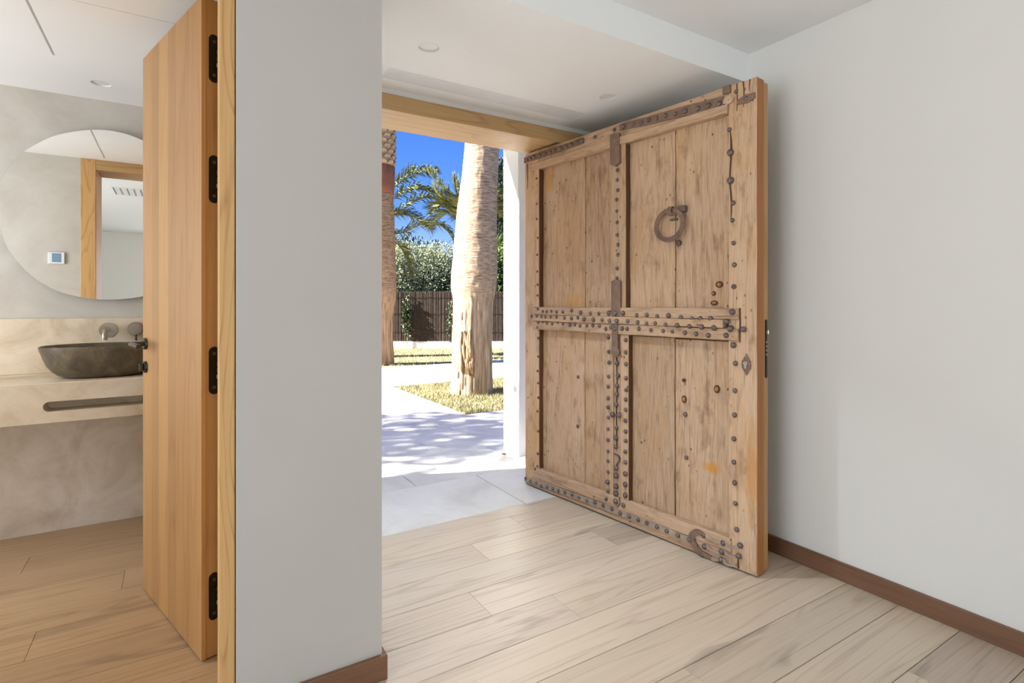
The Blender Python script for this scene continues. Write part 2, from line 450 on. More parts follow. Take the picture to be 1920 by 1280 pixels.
for k, x0, x1, a, b in prow:
    g = 0.0011; c = 0.0016; mb = MB()
    X0, X1, A, B = x0+g*0.3, x1-g*0.3, a+g, b-g
    mb.add([(X0,A,-0.012),(X1,A,-0.012),(X1,B,-0.012),(X0,B,-0.012),(X0,A,-c),(X1,A,-c),(X1,B,-c),(X0,B,-c),
            (X0+c*.5,A+c,0),(X1-c*.5,A+c,0),(X1-c*.5,B-c,0),(X0+c*.5,B-c,0)],
           [(0,3,2,1)] + [(i,(i+1)%4,4+(i+1)%4,4+i) for i in range(4)] + [(4+i,4+(i+1)%4,8+(i+1)%4,8+i) for i in range(4)] + [(8,9,10,11)])
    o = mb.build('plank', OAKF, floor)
    t = pr.choice([1.0, 0.98, 0.95, 1.02, 0.94, 0.97, 0.99])
    if (k, round(x0, 2)) == (5, 1.89): t = 0.86
    if k == -2 and x0 > 2: t = 0.82
    o.color = (t, t*pr.uniform(0.975, 1.0), t*pr.uniform(0.94, 1.0), 1)
    if b > 1.95 and x1 < 0.5: o.color = (t*0.80, t*0.66, t*0.49, 1)      # same oak, tinted: the bathroom's dimmer, warmer light painted into the boards

# --- walls
w = MB(); w.box(2.5, 2.66, -4.66, 3.08, 0, 2.66)
struct('wall_right', w, WHITE, 'plain off-white wall along the right side of the hall', 'wall')
w = MB(); w.box(-3.2, 0.2, -4.66, -4.5, 0, 2.66); w.box(2.2, 2.5, -4.66, -4.5, 0, 2.66); w.box(0.2, 2.2, -4.66, -4.5, 2.2, 2.66)
struct('wall_back', w, WHITE, 'off-white wall behind the viewer with a tall window opening', 'wall')
w = MB(); w.box(-3.36, -3.2, -4.66, -0.7, 0, 2.66); w.box(-3.36, -3.2, 1.6, 2.1, 0, 2.66); w.box(-3.36, -3.2, -0.7, 1.6, 2.35, 2.66); w.box(-3.36, -3.2, 2.1, 5.0, 0, 3.4)  # last box: unseen stretch added to block sun at the bathroom window
struct('wall_left', w, WHITE, 'off-white wall of the hall with a wide glazed opening and an added sun-blocking end', 'wall')
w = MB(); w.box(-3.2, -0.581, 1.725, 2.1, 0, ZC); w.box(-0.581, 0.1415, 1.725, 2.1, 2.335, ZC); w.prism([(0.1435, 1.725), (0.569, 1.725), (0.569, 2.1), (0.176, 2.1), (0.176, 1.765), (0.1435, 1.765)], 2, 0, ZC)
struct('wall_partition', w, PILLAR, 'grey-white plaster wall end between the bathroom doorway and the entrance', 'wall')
w = MB(); w.box(0.34, 0.569, 2.1, 3.95, 0, 3.4)  # top raised out of view to keep sun off the entrance door
struct('wall_bathroom_right', w, MICRO, 'beige microcement wall of the bathroom behind the oak door', 'wall')
w = MB(); w.box(-2.16, 0.34, 3.78, 3.95, 0, 3.4)
struct('wall_bathroom_back', w, MICRO, 'mottled grey-beige microcement wall behind the round mirror', 'wall')
w = MB(); w.box(-2.16, -2.0, 2.1, 2.5, 0, ZC); w.box(-2.16, -2.0, 3.4, 3.78, 0, ZC); w.box(-2.16, -2.0, 2.5, 3.4, 0, 0.5); w.box(-2.16, -2.0, 2.5, 3.4, 2.05, ZC)
struct('wall_bathroom_left', w, MICRO, 'microcement bathroom wall with a small window opening', 'wall')
w = MB(); w.box(-2.0, -0.636, 2.1, 2.112, 0, 2.355); w.box(0.197, 0.34, 2.1, 2.112, 0, 2.355)
struct('wall_bathroom_front', w, MICRO, 'microcement face of the partition wall seen in the mirror', 'wall')
w = MB(); w.box(0.569, 0.62, 2.77, 3.07, 0, ZC); w.box(2.2, 2.5, 2.77, 3.07, 0, 2.239); w.box(0.62, 2.5, 2.77, 3.07, 2.3255, ZC)
struct('wall_entrance', w, WHITE, 'white wall round the entrance opening under the low ceiling', 'wall')
# ceilings
w = MB(); w.box(-3.2, 2.5, -4.5, 1.725, ZC, ZC+0.16)
struct('ceiling', w, CEIL, 'plain white hall ceiling at the top right', 'ceiling')

def cyl(x, y, z0, z1, r, n=40):
    m = MB(); m.lathe([(r, z0), (r, z1)], n, 2, (x, y, 0)); return m.build('tmp', CEIL)
w = MB(); w.box(0.569, 2.5, 1.7252, 2.77, ZL, ZC + 0.16)
cv = struct('ceiling_entrance', w, CEIL, 'lowered white ceiling and beam face over the entrance', 'ceiling')
vm = MB(); vm.box(0.862, 2.082, 2.508, 2.648, ZL-0.05, ZL+0.03)
boolean_cut(cv, [cyl(0.95, 2.234, ZL-0.05, ZL+0.045, 0.046), cyl(2.012, 2.25, ZL-0.05, ZL+0.045, 0.046), vm.build('tmp', CEIL)])
ZB = 2.355
w = MB(); w.box(-2.0, 0.34, 2.1, 3.78, ZB, ZB+0.12)
cb = struct('ceiling_bathroom', w, CEIL, 'white bathroom ceiling with a fine slot and hatch joint', 'ceiling')
s1 = MB(); s1.box(-0.482, -0.472, 2.2, 3.21, ZB-0.02, ZB+0.012); s2 = MB(); s2.box(-0.40, 0.06, 2.588, 2.5915, ZB-0.02, ZB+0.004)
boolean_cut(cb, [cyl(-0.33, 3.496, ZB-0.05, ZB+0.04, 0.045), s1.build('tmp', CEIL), s2.build('tmp', CEIL)])

# --- exterior shell: porch roof, pier, facade
w = MB(); w.box(0.569, 6.0, 2.9, 3.07, 2.3255+0.002, 3.6); w.box(2.5, 6.0, 2.77, 3.07, 0, 3.6)
struct('wall_facade', w, EXT, 'white rendered outer wall of the house beside the porch', 'wall')
w = MB(); w.box(0.57, 3.4, 3.07, 3.88, 2.51, 2.78)
struct('ceiling_porch', w, EXT, 'white porch roof slab over the entrance', 'roof')
w = MB(); w.box(-7.2, -3.36, -4.66, 2.1, 2.66, 2.9)  # unseen slab added to block sun at the left windows
struct('ceiling_sun_block', w, EXT, 'added white roof slab keeping sun out of the left windows', 'roof')
w = MB(); w.cbox(2.316, 2.80, 3.645, 3.88, -0.02, 2.51, 0.006)
struct('wall_pier', w, EXT, 'sunlit white rendered porch pier beside the open door', 'pillar')

# --- oak lintel, baseboards
w = MB(); w.cbox(0.571, 2.499, 2.764, 3.08, 2.240, 2.3250, 0.002)
struct('trim_1', w, OAKH, 'oak lintel beam across the top of the entrance opening', 'beam')
w = MB(); w.cbox(2.485, 2.5, -4.5, 2.77, 0, 0.08, 0.002)
struct('baseboard_right', w, BASEW, 'brown oak baseboard along the right wall', 'baseboard')
w = MB(); w.cbox(0.17, 0.5835, 1.7095, 1.7248, 0, 0.08, 0.002)
struct('baseboard_pillar', w, BASEX, 'brown oak baseboard at the foot of the plaster wall end', 'baseboard')
w = MB(); w.cbox(0.5695, 0.5835, 1.7252, 2.769, 0, 0.08, 0.002)
struct('baseboard_entrance', w, BASEW, 'brown oak baseboard round the corner in the entrance', 'baseboard')

# ================================================================== fittings in the ceilings
def downlight(x, y, z, r, label, watts=0.0):
    t = empty('recessed_downlight', (x, y, z))
    tag(t, label, 'light', 'recessed ceiling downlights')
    m = MB(); m.lathe([(r-0.001, 0.0), (r-0.003, 0.0), (r-0.004, 0.004), (r-0.006, 0.008), (r-0.005, 0.036), (r-0.001, 0.036)], 40, 2, closed=False)
    m.build('reflector', DOWN, t, 40)
    m = MB(); m.lathe([(0.0005, 0.006), (r-0.0045, 0.006), (r-0.0045, 0.012), (0.0005, 0.012)], 40, 2); m.build('lens', DOWN, t, 40)
    if watts:
        d = bpy.data.lights.new('entrance_fill', 'AREA'); d.shape = 'DISK'; d.size = 0.075; d.energy = watts; d.color = (0.74, 0.88, 1.0); d.spread = R(105)  # fill light added at an unlit fitting to brighten the entrance
        o = bpy.data.objects.new('entrance_fill', d); COL.objects.link(o); o.parent = t; o.location = (0, 0, 0.0035)
downlight(0.95, 2.234, ZL, 0.046, 'round recessed downlight left of the long ceiling grille', ENTRANCE_FILL_W)
downlight(2.012, 2.25, ZL, 0.046, 'round recessed downlight above the studded door')
downlight(-0.33, 3.496, ZB, 0.045, 'round recessed downlight in the bathroom ceiling')

t = tag(empty('linear_air_vent', (0.862, 2.508, ZL)), 'long white slatted air grille in the low entrance ceiling', 'vent')
m = MB(); m.box(0.0005, 1.2195, 0.0005, 0.1395, 0.010, 0.029); m.build('backing', VENTD, t)
m = MB()
for a in ((0, 1.22, 0, 0.005), (0, 1.22, 0.135, 0.14), (0, 0.005, 0.005, 0.135), (1.215, 1.22, 0.005, 0.135)): m.box(a[0]+.0004, a[1]-.0004, a[2]+.0004, a[3]-.0004, 0.0, 0.0095)
m.build('frame', VENTW, t)
sm = MB(); sm.box(0.005, 1.215, -0.0034, 0.0034, 0.001, 0.005); sme = sm.mesh('slat'); sme.materials.append(VENTW)
for i in range(13):
    link('slat', sme, t, (0, 0.005 + 0.13*(i+0.5)/13, 0))

t = tag(empty('ceiling_air_vent', (-0.62, -0.35, ZC)), 'white louvred ceiling vent of the hall seen in the mirror', 'vent')
m = MB()
for a in ((0, 0.5, 0, 0.02), (0, 0.5, 0.48, 0.5), (0, 0.02, 0.02, 0.48), (0.48, 0.5, 0.02, 0.48)): m.box(*a, -0.008, 0.0)
m.build('frame', VENTW, t)
m = MB(); m.box(0.02, 0.48, 0.02, 0.48, -0.002, 0.0); m.build('backing', VENTD, t)
sm = MB(); sm.add([(-0.024,0.02,-0.012),(0.020,0.02,-0.003),(0.020,0.48,-0.003),(-0.024,0.48,-0.012),(-0.024,0.02,-0.009),(0.020,0.02,-0.001),(0.020,0.48,-0.001),(-0.024,0.48,-0.009)],
                  [(0,3,2,1),(4,5,6,7),(0,1,5,4),(1,2,6,5),(2,3,7,6),(3,0,4,7)])
sme = sm.mesh('slat'); sme.materials.append(VENTW)
for i in range(7): link('slat', sme, t, (0.06 + 0.063*i, 0, 0))

# ================================================================== bathroom door frame, door
t = empty('door_2', (0, 0, 0))
tag(t, 'oak jamb lining and casing of the bathroom doorway', 'door frame', kind='structure')
m = MB(); m.prism([(0.1025, 1.7236), (0.1385, 1.7236), (0.1412, 1.726), (0.1412, 1.766), (0.174, 1.766), (0.174, 2.1), (0.138, 2.1), (0.138, 1.764), (0.100, 1.764), (0.100, 1.726)], 2, 0, 2.335); m.build('jamb', OAKC, t)
m = MB(); m.cbox(-0.5808, -0.54, 1.7236, 2.1, 0, 2.335, 0.0035); m.build('jamb', OAKC, t)
m = MB(); m.cbox(-0.5395, 0.0995, 1.7236, 2.1, 2.29, 2.3348, 0.003); m.build('head', OAKH, t)
for nm, a in (('casing', (-0.636, -0.5405, 2.1005, 2.117, 0, 2.3545)), ('casing', (0.142, 0.1965, 2.1005, 2.1125, 0, 2.3545))):
    m = MB(); m.cbox(*a, 0.0025); m.build(nm, OAKC, t)
m = MB(); m.cbox(-0.5400, 0.1005, 2.1005, 2.117, 2.275, 2.3545, 0.0025); m.build('head_casing', OAKH, t)

u = Vector((-0.273, 0.962, 0)).normalized()
bd = empty('door_3', (0.072, 2.120, 0), math.atan2(u.y, u.x))
tag(bd, 'open flush oak bathroom door with black concealed hinges', 'door', kind='structure')
TH = 0.068
sv = [0.0, 0.040, 0.123, 0.271, 0.366, 0.483, 0.578, 0.711]
tones = [1.08, 1.08, 0.96, 0.92, 1.05, 0.82, 0.94]
for i in range(len(sv)-1):
    m = MB(); a, b = sv[i], sv[i+1]
    if i == 0:   # the hinge-side stave carries a shallow rebate on its edge
        m.prism([(0.0, 0.0), (b, 0.0), (b, -TH), (0.0022, -TH), (0.0022, -0.014), (0.0, -0.014)], 2, 0.006, 2.267)
    else:
        m.box(a, b, -TH, 0.0, 0.006, 2.267)
    o = m.build('stave', OAKD, bd); tn = tones[i]; o.color = (tn, tn*0.985, tn*0.97, 1)
# concealed hinges on the near edge
for z0, z1 in ((0.130, 0.292), (0.908, 1.071), (1.567, 1.731), (1.983, 2.147)):
    zc, hl = (z0+z1)/2, (z1-z0)/2
    def stad(w, h, n=10):
        r = w; P = []
        for k in range(n+1): P.append((r*math.cos(math.pi*k/n), h - r + r*math.sin(math.pi*k/n)))
        for k in range(n+1): P.append((-r*math.cos(math.pi*k/n), -(h - r) - r*math.sin(math.pi*k/n)))
        return P
    h = MB(); h.prism([(p[0]-0.040, p[1]+zc) for p in stad(0.0165, hl)], 0, -0.0012, 0.004)
    hp = h.build('hinge', BLACK, bd, 40)
    k = MB(); k.box(-0.0035, -0.0012, -0.053, -0.028, zc-0.032, zc+0.032); k.build('hinge_body', BLACK, hp)
    for dz in (-0.022, 0.0, 0.022):
        k = MB(); k.box(-0.0050, -0.0034, -0.050, -0.046, zc+dz-0.007, zc+dz+0.007); k.build('hinge_link', STEEL if dz == -0.022 else GUN, hp)
    for dz in (-0.058, 0.058):
        k = MB(); k.lathe([(0.006, -0.0022), (0.006, -0.0012)], 14, 0, (0, -0.040, zc+dz)); k.build('hinge_screw', GUN, hp)
# lever handle and thumb turn on the hall face
hr = MB(); hr.lathe([(0.0245, 0.0), (0.0245, 0.008), (0.0225, 0.0105)], 28, 1, (0.663, 0, 1.051)); rs = hr.build('handle', GUN, bd, 40)
hv = MB(); P = spline([(0.663, 0.008, 1.051), (0.663, 0.040, 1.051), (0.650, 0.056, 1.051), (0.600, 0.058, 1.050), (0.540, 0.056, 1.048)], 6)
hv.tube(P, [0.0095]*8 + [0.0105]*(len(P)-9) + [0.0085], 12); hv.build('lever', GUN, rs, 50)
hr = MB(); hr.lathe([(0.0245, 0.0), (0.0245, 0.008), (0.0225, 0.0105)], 28, 1, (0.663, 0, 0.953)); rs = hr.build('thumb_turn', GUN, bd, 40)
hv = MB(); hv.cbox(0.657, 0.669, 0.010, 0.026, 0.937, 0.969, 0.003); hv.build('thumb_lever', GUN, rs)
# same fittings on the bathroom face
hr = MB(); hr.lathe([(0.0245, -TH-0.0085), (0.0245, -TH)], 28, 1, (0.663, 0, 1.051)); rs = hr.build('handle', GUN, bd, 40)
hv = MB(); hv.tube(spline([(0.663, -TH-0.008, 1.051), (0.663, -TH-0.045, 1.051), (0.650, -TH-0.056, 1.051), (0.560, -TH-0.056, 1.049)], 6), 0.0095, 12); hv.build('lever', GUN, rs, 50)

# ================================================================== bathroom fittings
w = MB(); w.box(-2.0, 0.34, 3.765, 3.7799, 0, 0.655); struct('trim_2', w, CLAD, 'mottled limestone cladding under the washbasin counter', 'wall cladding')
w = MB(); w.cbox(-2.0, 0.34, 3.757, 3.7799, 0.8505, 1.140, 0.0015); struct('trim_3', w, LIME, 'low limestone splashback below the mirror', 'splashback')
w = MB(); w.cbox(-2.0, 0.339, 3.285, 3.7799, 0.661, 0.850, 0.003)
ct = w.build('vanity_counter', LIME)
tag(ct, 'thick beige limestone vanity counter with a towel slot', 'counter')
c = MB(); zc0, zr = 0.7385, 0.0235; sl = []
for k in range(13):
    a = math.pi/2 + math.pi*k/12; sl.append((-0.528+zr + zr*math.cos(a), zc0 + zr*math.sin(a)))
for k in range(13):
    a = -math.pi/2 + math.pi*k/12; sl.append((0.12 + zr*math.cos(a), zc0 + zr*math.sin(a)))
c.prism(sl, 1, 3.2, 3.40)
boolean_cut(ct, [c.build('tmp', LIME)])

# stone vessel basin
sk = empty('stone_basin', (-0.315, 3.49, 0.8502)); tag(sk, 'rough brown river-stone vessel basin on the limestone counter', 'basin')
prof = [(0.50, 0.0), (0.62, 0.003), (0.72, 0.014), (0.81, 0.035), (0.885, 0.065), (0.94, 0.10), (0.985, 0.14), (1.0, 0.155), (0.985, 0.158), (0.955, 0.156),
        (0.925, 0.135), (0.88, 0.095), (0.80, 0.055), (0.66, 0.030), (0.35, 0.022), (0.07, 0.020)]
m = MB(); n = 64
vs = []
for r, h in prof:
    for k in range(n):
        a = 2*math.pi*k/n; ca, sa = math.cos(a), math.sin(a); ex = 2.5
        q = (abs(ca)**ex + abs(sa)**ex)**(-1/ex)
        wob = 1 + 0.03*nz(ca*1.5, sa*1.5, h*6 + 3.3) + 0.010*nz(ca*6, sa*6, h*25)
        vs.append((0.262*r*q*ca*wob, 0.185*r*q*sa*wob, h*(1.0 + 0.03*nz(ca, sa, 8.1))))
fs = [(i*n+k, i*n+(k+1)%n, (i+1)*n+(k+1)%n, (i+1)*n+k) for i in range(len(prof)-1) for k in range(n)]
fs += [tuple(range(n))[::-1], tuple(range((len(prof)-1)*n, len(prof)*n))]
m.add(vs, fs); m.build('bowl', RIVER, sk, 60)
m = MB(); m.lathe([(0.0005, 0.0205), (0.022, 0.0205), (0.022, 0.0235), (0.0005, 0.0245)], 24, 2); m.build('drain', GUN, sk, 40)

t = tag(empty('wall_spout', (-0.325, 3.757, 1.073)), 'brushed nickel wall spout with a round plate above the basin', 'tap')
m = MB(); m.lathe([(0.041, -0.005), (0.041, 0.0)], 36, 1); m.build('wall_plate', NICKEL, t, 40)
m = MB(); m.tube(spline([(0, -0.004, 0.004), (0, -0.10, 0.004), (0, -0.150, 0.002), (0, -0.172, -0.018), (0, -0.174, -0.046)], 6), 0.0125, 16); m.build('spout', NICKEL, t, 50)
t = tag(empty('wall_mixer', (-0.197, 3.757, 1.076)), 'brushed nickel wall mixer knob with a small lever', 'tap')
m = MB(); m.lathe([(0.041, -0.005), (0.041, 0.0)], 36, 1); m.build('wall_plate', NICKEL, t, 40)
m = MB(); m.lathe([(0.030, -0.030), (0.031, -0.028), (0.031, -0.005)], 36, 1); kb = m.build('knob', NICKEL, t, 40)
m = MB(); m.tube([(0, -0.017, -0.028), (0.002, -0.017, -0.066)], 0.0055, 12); m.build('lever', GUN, kb, 50)

# pebble-shaped mirror
pts = [(-0.775, 1.708), (-0.765, 1.835), (-0.735, 1.925), (-0.690, 1.995), (-0.630, 2.055), (-0.550, 2.115), (-0.446, 2.158), (-0.353, 2.179), (-0.257, 2.177),
       (-0.163, 2.150), (-0.08, 2.105), (0.0, 2.03), (0.07, 1.92), (0.105, 1.78), (0.10, 1.63), (0.06, 1.48), (-0.01, 1.36), (-0.09, 1.29), (-0.163, 1.262), (-0.257, 1.246),
       (-0.353, 1.243), (-0.446, 1.256), (-0.550, 1.292), (-0.640, 1.360), (-0.700, 1.437), (-0.745, 1.520), (-0.768, 1.610)]
P = spline([(a, 0, b) for a, b in pts + pts[:1]], 5)[:-1]; poly = [(p.x, p.z) for p in P]
cx = sum(a for a, b in poly)/len(poly); cz = sum(b for a, b in poly)/len(poly)
t = tag(empty('pebble_mirror', (cx, 3.7799, cz)), 'frameless pebble-shaped wall mirror above the basin', 'mirror')
m = MB(); m.prism([(a-cx, b-cz) for a, b in poly], 1, -0.043, -0.0395); m.build('glass', MIRROR, t)
m = MB(); m.prism([((a-cx)*1.003, (b-cz)*1.003) for a, b in poly], 1, -0.0394, -0.030); m.build('edge', MIREDGE, t)
m = MB(); m.prism([((a-cx)*0.9, (b-cz)*0.9) for a, b in poly], 1, -0.030, 0.0); m.build('backing', GAP, t)

# thermostat on the bathroom side of the partition
t = tag(empty('wall_thermostat', (-0.780, 2.112, 1.568)), 'small white thermostat with blue screen reflected in the mirror', 'thermostat')
m = MB(); m.cbox(-0.050, 0.050, 0.0, 0.016, -0.044, 0.044, 0.004); m.build('case', PLASTIC, t)
m = MB(); m.box(-0.026, 0.030, 0.016, 0.0168, -0.032, 0.036); m.build('screen', SCREEN, t)

# ================================================================== antique studded entrance door (pivot door, standing open)
ux = Vector((-0.1157, 0.9933, 0)).normalized()
D = empty('door_1', (2.191, 1.475, 0), math.atan2(ux.y, ux.x))     # local x runs from lock edge to hinge edge, local y faces the viewer
tag(D, 'antique wooden entrance door covered in iron studs, standing open', 'door', kind='structure')
W, ZT, ZBOT = 1.606, 2.230, 0.007
REC = -0.033
m = MB(); m.cbox(0.004, W-0.004, -0.112, -0.062, ZBOT, 2.225, 0.002); m.build('backing_leaf', OAKD, D)
m = MB(); m.cbox(0.002, W-0.002, -0.061, -0.045, ZBOT, 2.222, 0.002); m.build('core', ANT_BACK, D)
def board(name, s0, s1, z0, z1, yf, mat, tone=1.0, amp=0.0018, yb=-0.0605, ch=0.003, seed=[0], wave=0.0012):
    seed[0] += 1
    b = MB(); rough_board(b, s0, s1, z0, z1, yb, yf, seed[0]*1.37, amp, ch, 0.07, wave)
    o = b.build(name, mat, D, 38); o.color = (tone, tone*0.985, tone*0.965, 1); return o
m = MB(); m.box(-0.0025, 0.0005, -0.0605, -0.0035, ZBOT, 2.226); m.build('edge_lipping', EDGEW, D)
# panel boards, recessed
for (s0, s1, z0, z1, tn) in ((1.081, 1.462, 1.19, 2.13, 1.0), (0.842, 1.077, 1.19, 2.13, 0.99), (0.4465, 0.738, 1.19, 2.12, 1.0), (0.174, 0.4425, 1.18, 2.11, 0.98),
                             (1.430, 1.462, 0.12, 1.06, 0.93), (1.0845, 1.428, 0.12, 1.06, 0.96), (0.877, 1.0815, 0.12, 1.05, 0.95), (0.4495, 0.721, 0.11, 1.045, 0.90), (0.149, 0.445, 0.10, 1.04, 0.93)):
    board('panel_board', s0, s1, z0, z1, REC + RND.uniform(-0.002, 0.002), ANT_V, tn, 0.0035, wave=0.003)
board('panel_strip', 0.1375, 0.1685, 1.17, 2.10, -0.016, ANT_V, 0.97)
board('panel_strip', 0.1335, 0.1425, 0.10, 1.04, -0.020, ANT_V, 0.90)
# dark reveals where the frame steps down to the panels
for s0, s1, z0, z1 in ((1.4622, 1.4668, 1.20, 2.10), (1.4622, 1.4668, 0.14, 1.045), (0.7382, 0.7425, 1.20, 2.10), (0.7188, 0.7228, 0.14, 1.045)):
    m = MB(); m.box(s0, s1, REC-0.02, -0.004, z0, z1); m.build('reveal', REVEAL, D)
# splits and open joints, laid on as thin dark strips
for path, wd_ in (([(0.124, 2.02), (0.119, 1.93), (0.126, 1.80), (0.119, 1.70), (0.121, 1.61)], [0.004, 0.010, 0.006, 0.008, 0.002]), ([(0.062, 2.226), (0.058, 2.18), (0.061, 2.11)], [0.006, 0.004, 0.002]),
                  ([(0.030, 2.226), (0.033, 2.19), (0.030, 2.17)], [0.005, 0.003, 0.001]), ([(0.092, 2.226), (0.090, 2.15), (0.093, 2.10)], [0.005, 0.004, 0.002]), ([(0.0765, 1.200), (0.0762, 1.12), (0.0768, 1.042)], [0.005, 0.007, 0.004]),
                  ([(1.515, 1.20), (1.5145, 1.12), (1.5155, 1.05)], [0.003, 0.004, 0.003]), ([(1.582, 2.16), (1.580, 2.06), (1.583, 1.99)], [0.007, 0.005, 0.001]), ([(0.084, 0.012), (0.086, 0.04), (0.083, 0.062)], [0.009, 0.007, 0.002]),
                  ([(1.525, 0.165), (1.523, 0.12), (1.519, 0.085)], [0.002, 0.004, 0.003]), ([(0.806, 0.92), (0.803, 0.75), (0.807, 0.62), (0.804, 0.42)], [0.003, 0.004, 0.003, 0.003])):
    m = MB(); strip(m, path, wd_, -0.006, 0.0016); m.build('split', KNOTD, D)
# frame of the door
board('stile', 1.466, W, ZBOT, ZT, 0.0, ANT_V, 1.05, 0.003)
board('stile', 0.0, 0.1335, ZBOT, 2.228, 0.0, ANT_V, 1.0, 0.002)
board('top_rail', 0.1345, 1.4655, 2.135, 2.228, -0.002, ANT_H, 1.0, 0.003)
board('top_moulding', 0.135, 1.548, 2.104, 2.146, 0.010, ANT_H, 1.0, 0.004, yb=-0.03)
board('bottom_rail', 0.1345, 1.4655, ZBOT, 0.134, 0.0, ANT_H, 0.97, 0.003)
board('bottom_ledge', 0.118, 1.520, 0.074, 0.138, 0.006, ANT_H, 0.98, 0.003, yb=-0.02)
board('mullion', 0.742, 0.8435, 1.19, 2.12, 0.0, ANT_V, 1.02, 0.0025)
board('mullion', 0.8295, 0.8795, 0.12, 1.05, 0.0, ANT_V, 1.0)
board('mullion', 0.7785, 0.8290, 0.12, 1.05, -0.004, ANT_V, 0.90)
board('mullion', 0.7225, 0.7780, 0.12, 1.05, 0.0, ANT_V, 1.0)
board('mid_rail', 0.079, 1.510, 1.146, 1.197, 0.012, ANT_H, 1.0, 0.003, yb=-0.03)
board('mid_rail', 0.150, 1.516, 1.106, 1.145, 0.022, ANT_H, 1.03, 0.003, yb=-0.03)
board('mid_rail', 0.082, 1.510, 1.050, 1.105, 0.012, ANT_H, 0.98, 0.003, yb=-0.03)
# thin skirting strip under the bottom rail and the sawn-off end of the top rail
board('bottom_strip', 0.30, 1.58, 0.0085, 0.026, 0.004, ANT_H, 0.92, 0.002, yb=-0.01)
# ironwork
def iron_poly(name, pts, y0, y1, mat=IRONP):
    b = MB(); b.prism(pts, 1, y0, y1); return b.build(name, mat, D)
iron_poly('iron_strap', [(1.612, 2.169), (1.612, 2.207), (1.40, 2.212), (1.20, 2.209), (1.062, 2.213), (1.056, 2.178), (1.3, 2.172)], -0.003, 0.0045)
iron_poly('iron_strap', [(0.785, 2.184), (0.78, 2.219), (0.6, 2.210), (0.4, 2.203), (0.157, 2.188), (0.152, 2.134), (0.4, 2.154), (0.6, 2.166)], -0.004, 0.0045)
iron_poly('iron_strap', [(0.842, 2.005), (0.842, 2.172), (0.776, 2.168), (0.770, 2.000), (0.805, 1.988)], -0.003, 0.014)
iron_poly('iron_strap', [(0.833, 1.345), (0.815, 1.352), (0.785, 1.352), (0.767, 1.345), (0.767, 1.145), (0.833, 1.148)], -0.003, 0.0135)
iron_poly('iron_strap', [(0.826, 1.105), (0.826, 0.97), (0.832, 0.955), (0.828, 0.935), (0.805, 0.922), (0.780, 0.932), (0.772, 0.952), (0.784, 0.97), (0.784, 1.105)], -0.006, 0.0165)
iron_poly('iron_strap', [(1.604, 0.050), (1.2, 0.068), (0.87, 0.076), (0.6, 0.075), (0.33, 0.072), (0.33, 0.044), (0.6, 0.045), (0.87, 0.042), (1.2, 0.036), (1.604, 0.022)], -0.003, 0.0085, IRONW)
iron_poly('iron_block', [(0.157, 2.195), (0.157, 2.229), (0.120, 2.229), (0.120, 2.193)], -0.004, 0.012, IRONP)
iron_poly('iron_lug', [(0.093, 2.128), (0.085, 2.150), (0.050, 2.162), (0.006, 2.160), (0.004, 2.135), (0.04, 2.122)], -0.002, 0.006, IRONP)
iron_poly('wood_chip', [(0.155, 2.150), (0.150, 2.172), (0.120, 2.182), (0.100, 2.165), (0.110, 2.145), (0.135, 2.140)], -0.002, 0.012, ANT_V)
b = MB(); strip(b, [(0.250, 0.108), (0.290, 0.112), (0.322, 0.080), (0.308, 0.045), (0.272, 0.018), (0.215, 0.016)], [0.018, 0.030, 0.032, 0.030, 0.026, 0.014], 0.0, 0.0125); b.build('iron_crescent', IRONP, D, 40)
for path in ([(0.262, 0.106), (0.225, 0.108), (0.200, 0.096), (0.170, 0.098), (0.152, 0.110), (0.118, 0.098), (0.072, 0.120)],
             [(0.262, 0.054), (0.235, 0.058), (0.205, 0.050), (0.175, 0.052), (0.158, 0.068), (0.122, 0.058), (0.076, 0.072)],
             [(0.225, 0.014), (0.200, 0.012), (0.178, 0.017), (0.160, 0.026), (0.130, 0.013), (0.092, 0.026)]):
    b = MB(); strip(b, path, [0.014, 0.016, 0.010, 0.012, 0.020, 0.009, 0.010], 0.0, 0.0115); b.build('iron_claw', IRONW, D, 40)
b = MB(); strip(b, [(0.822, 0.375), (0.790, 0.368), (0.784, 0.348), (0.800, 0.325), (0.806, 0.300)], [0.006]*5, -0.006, 0.0045); b.build('iron_hook', IRON, D, 40)
b = MB(); strip(b, [(0.780, 0.140), (0.776, 0.110), (0.796, 0.086)], [0.006]*3, -0.001, 0.010); b.build('iron_hook', IRON, D, 40)
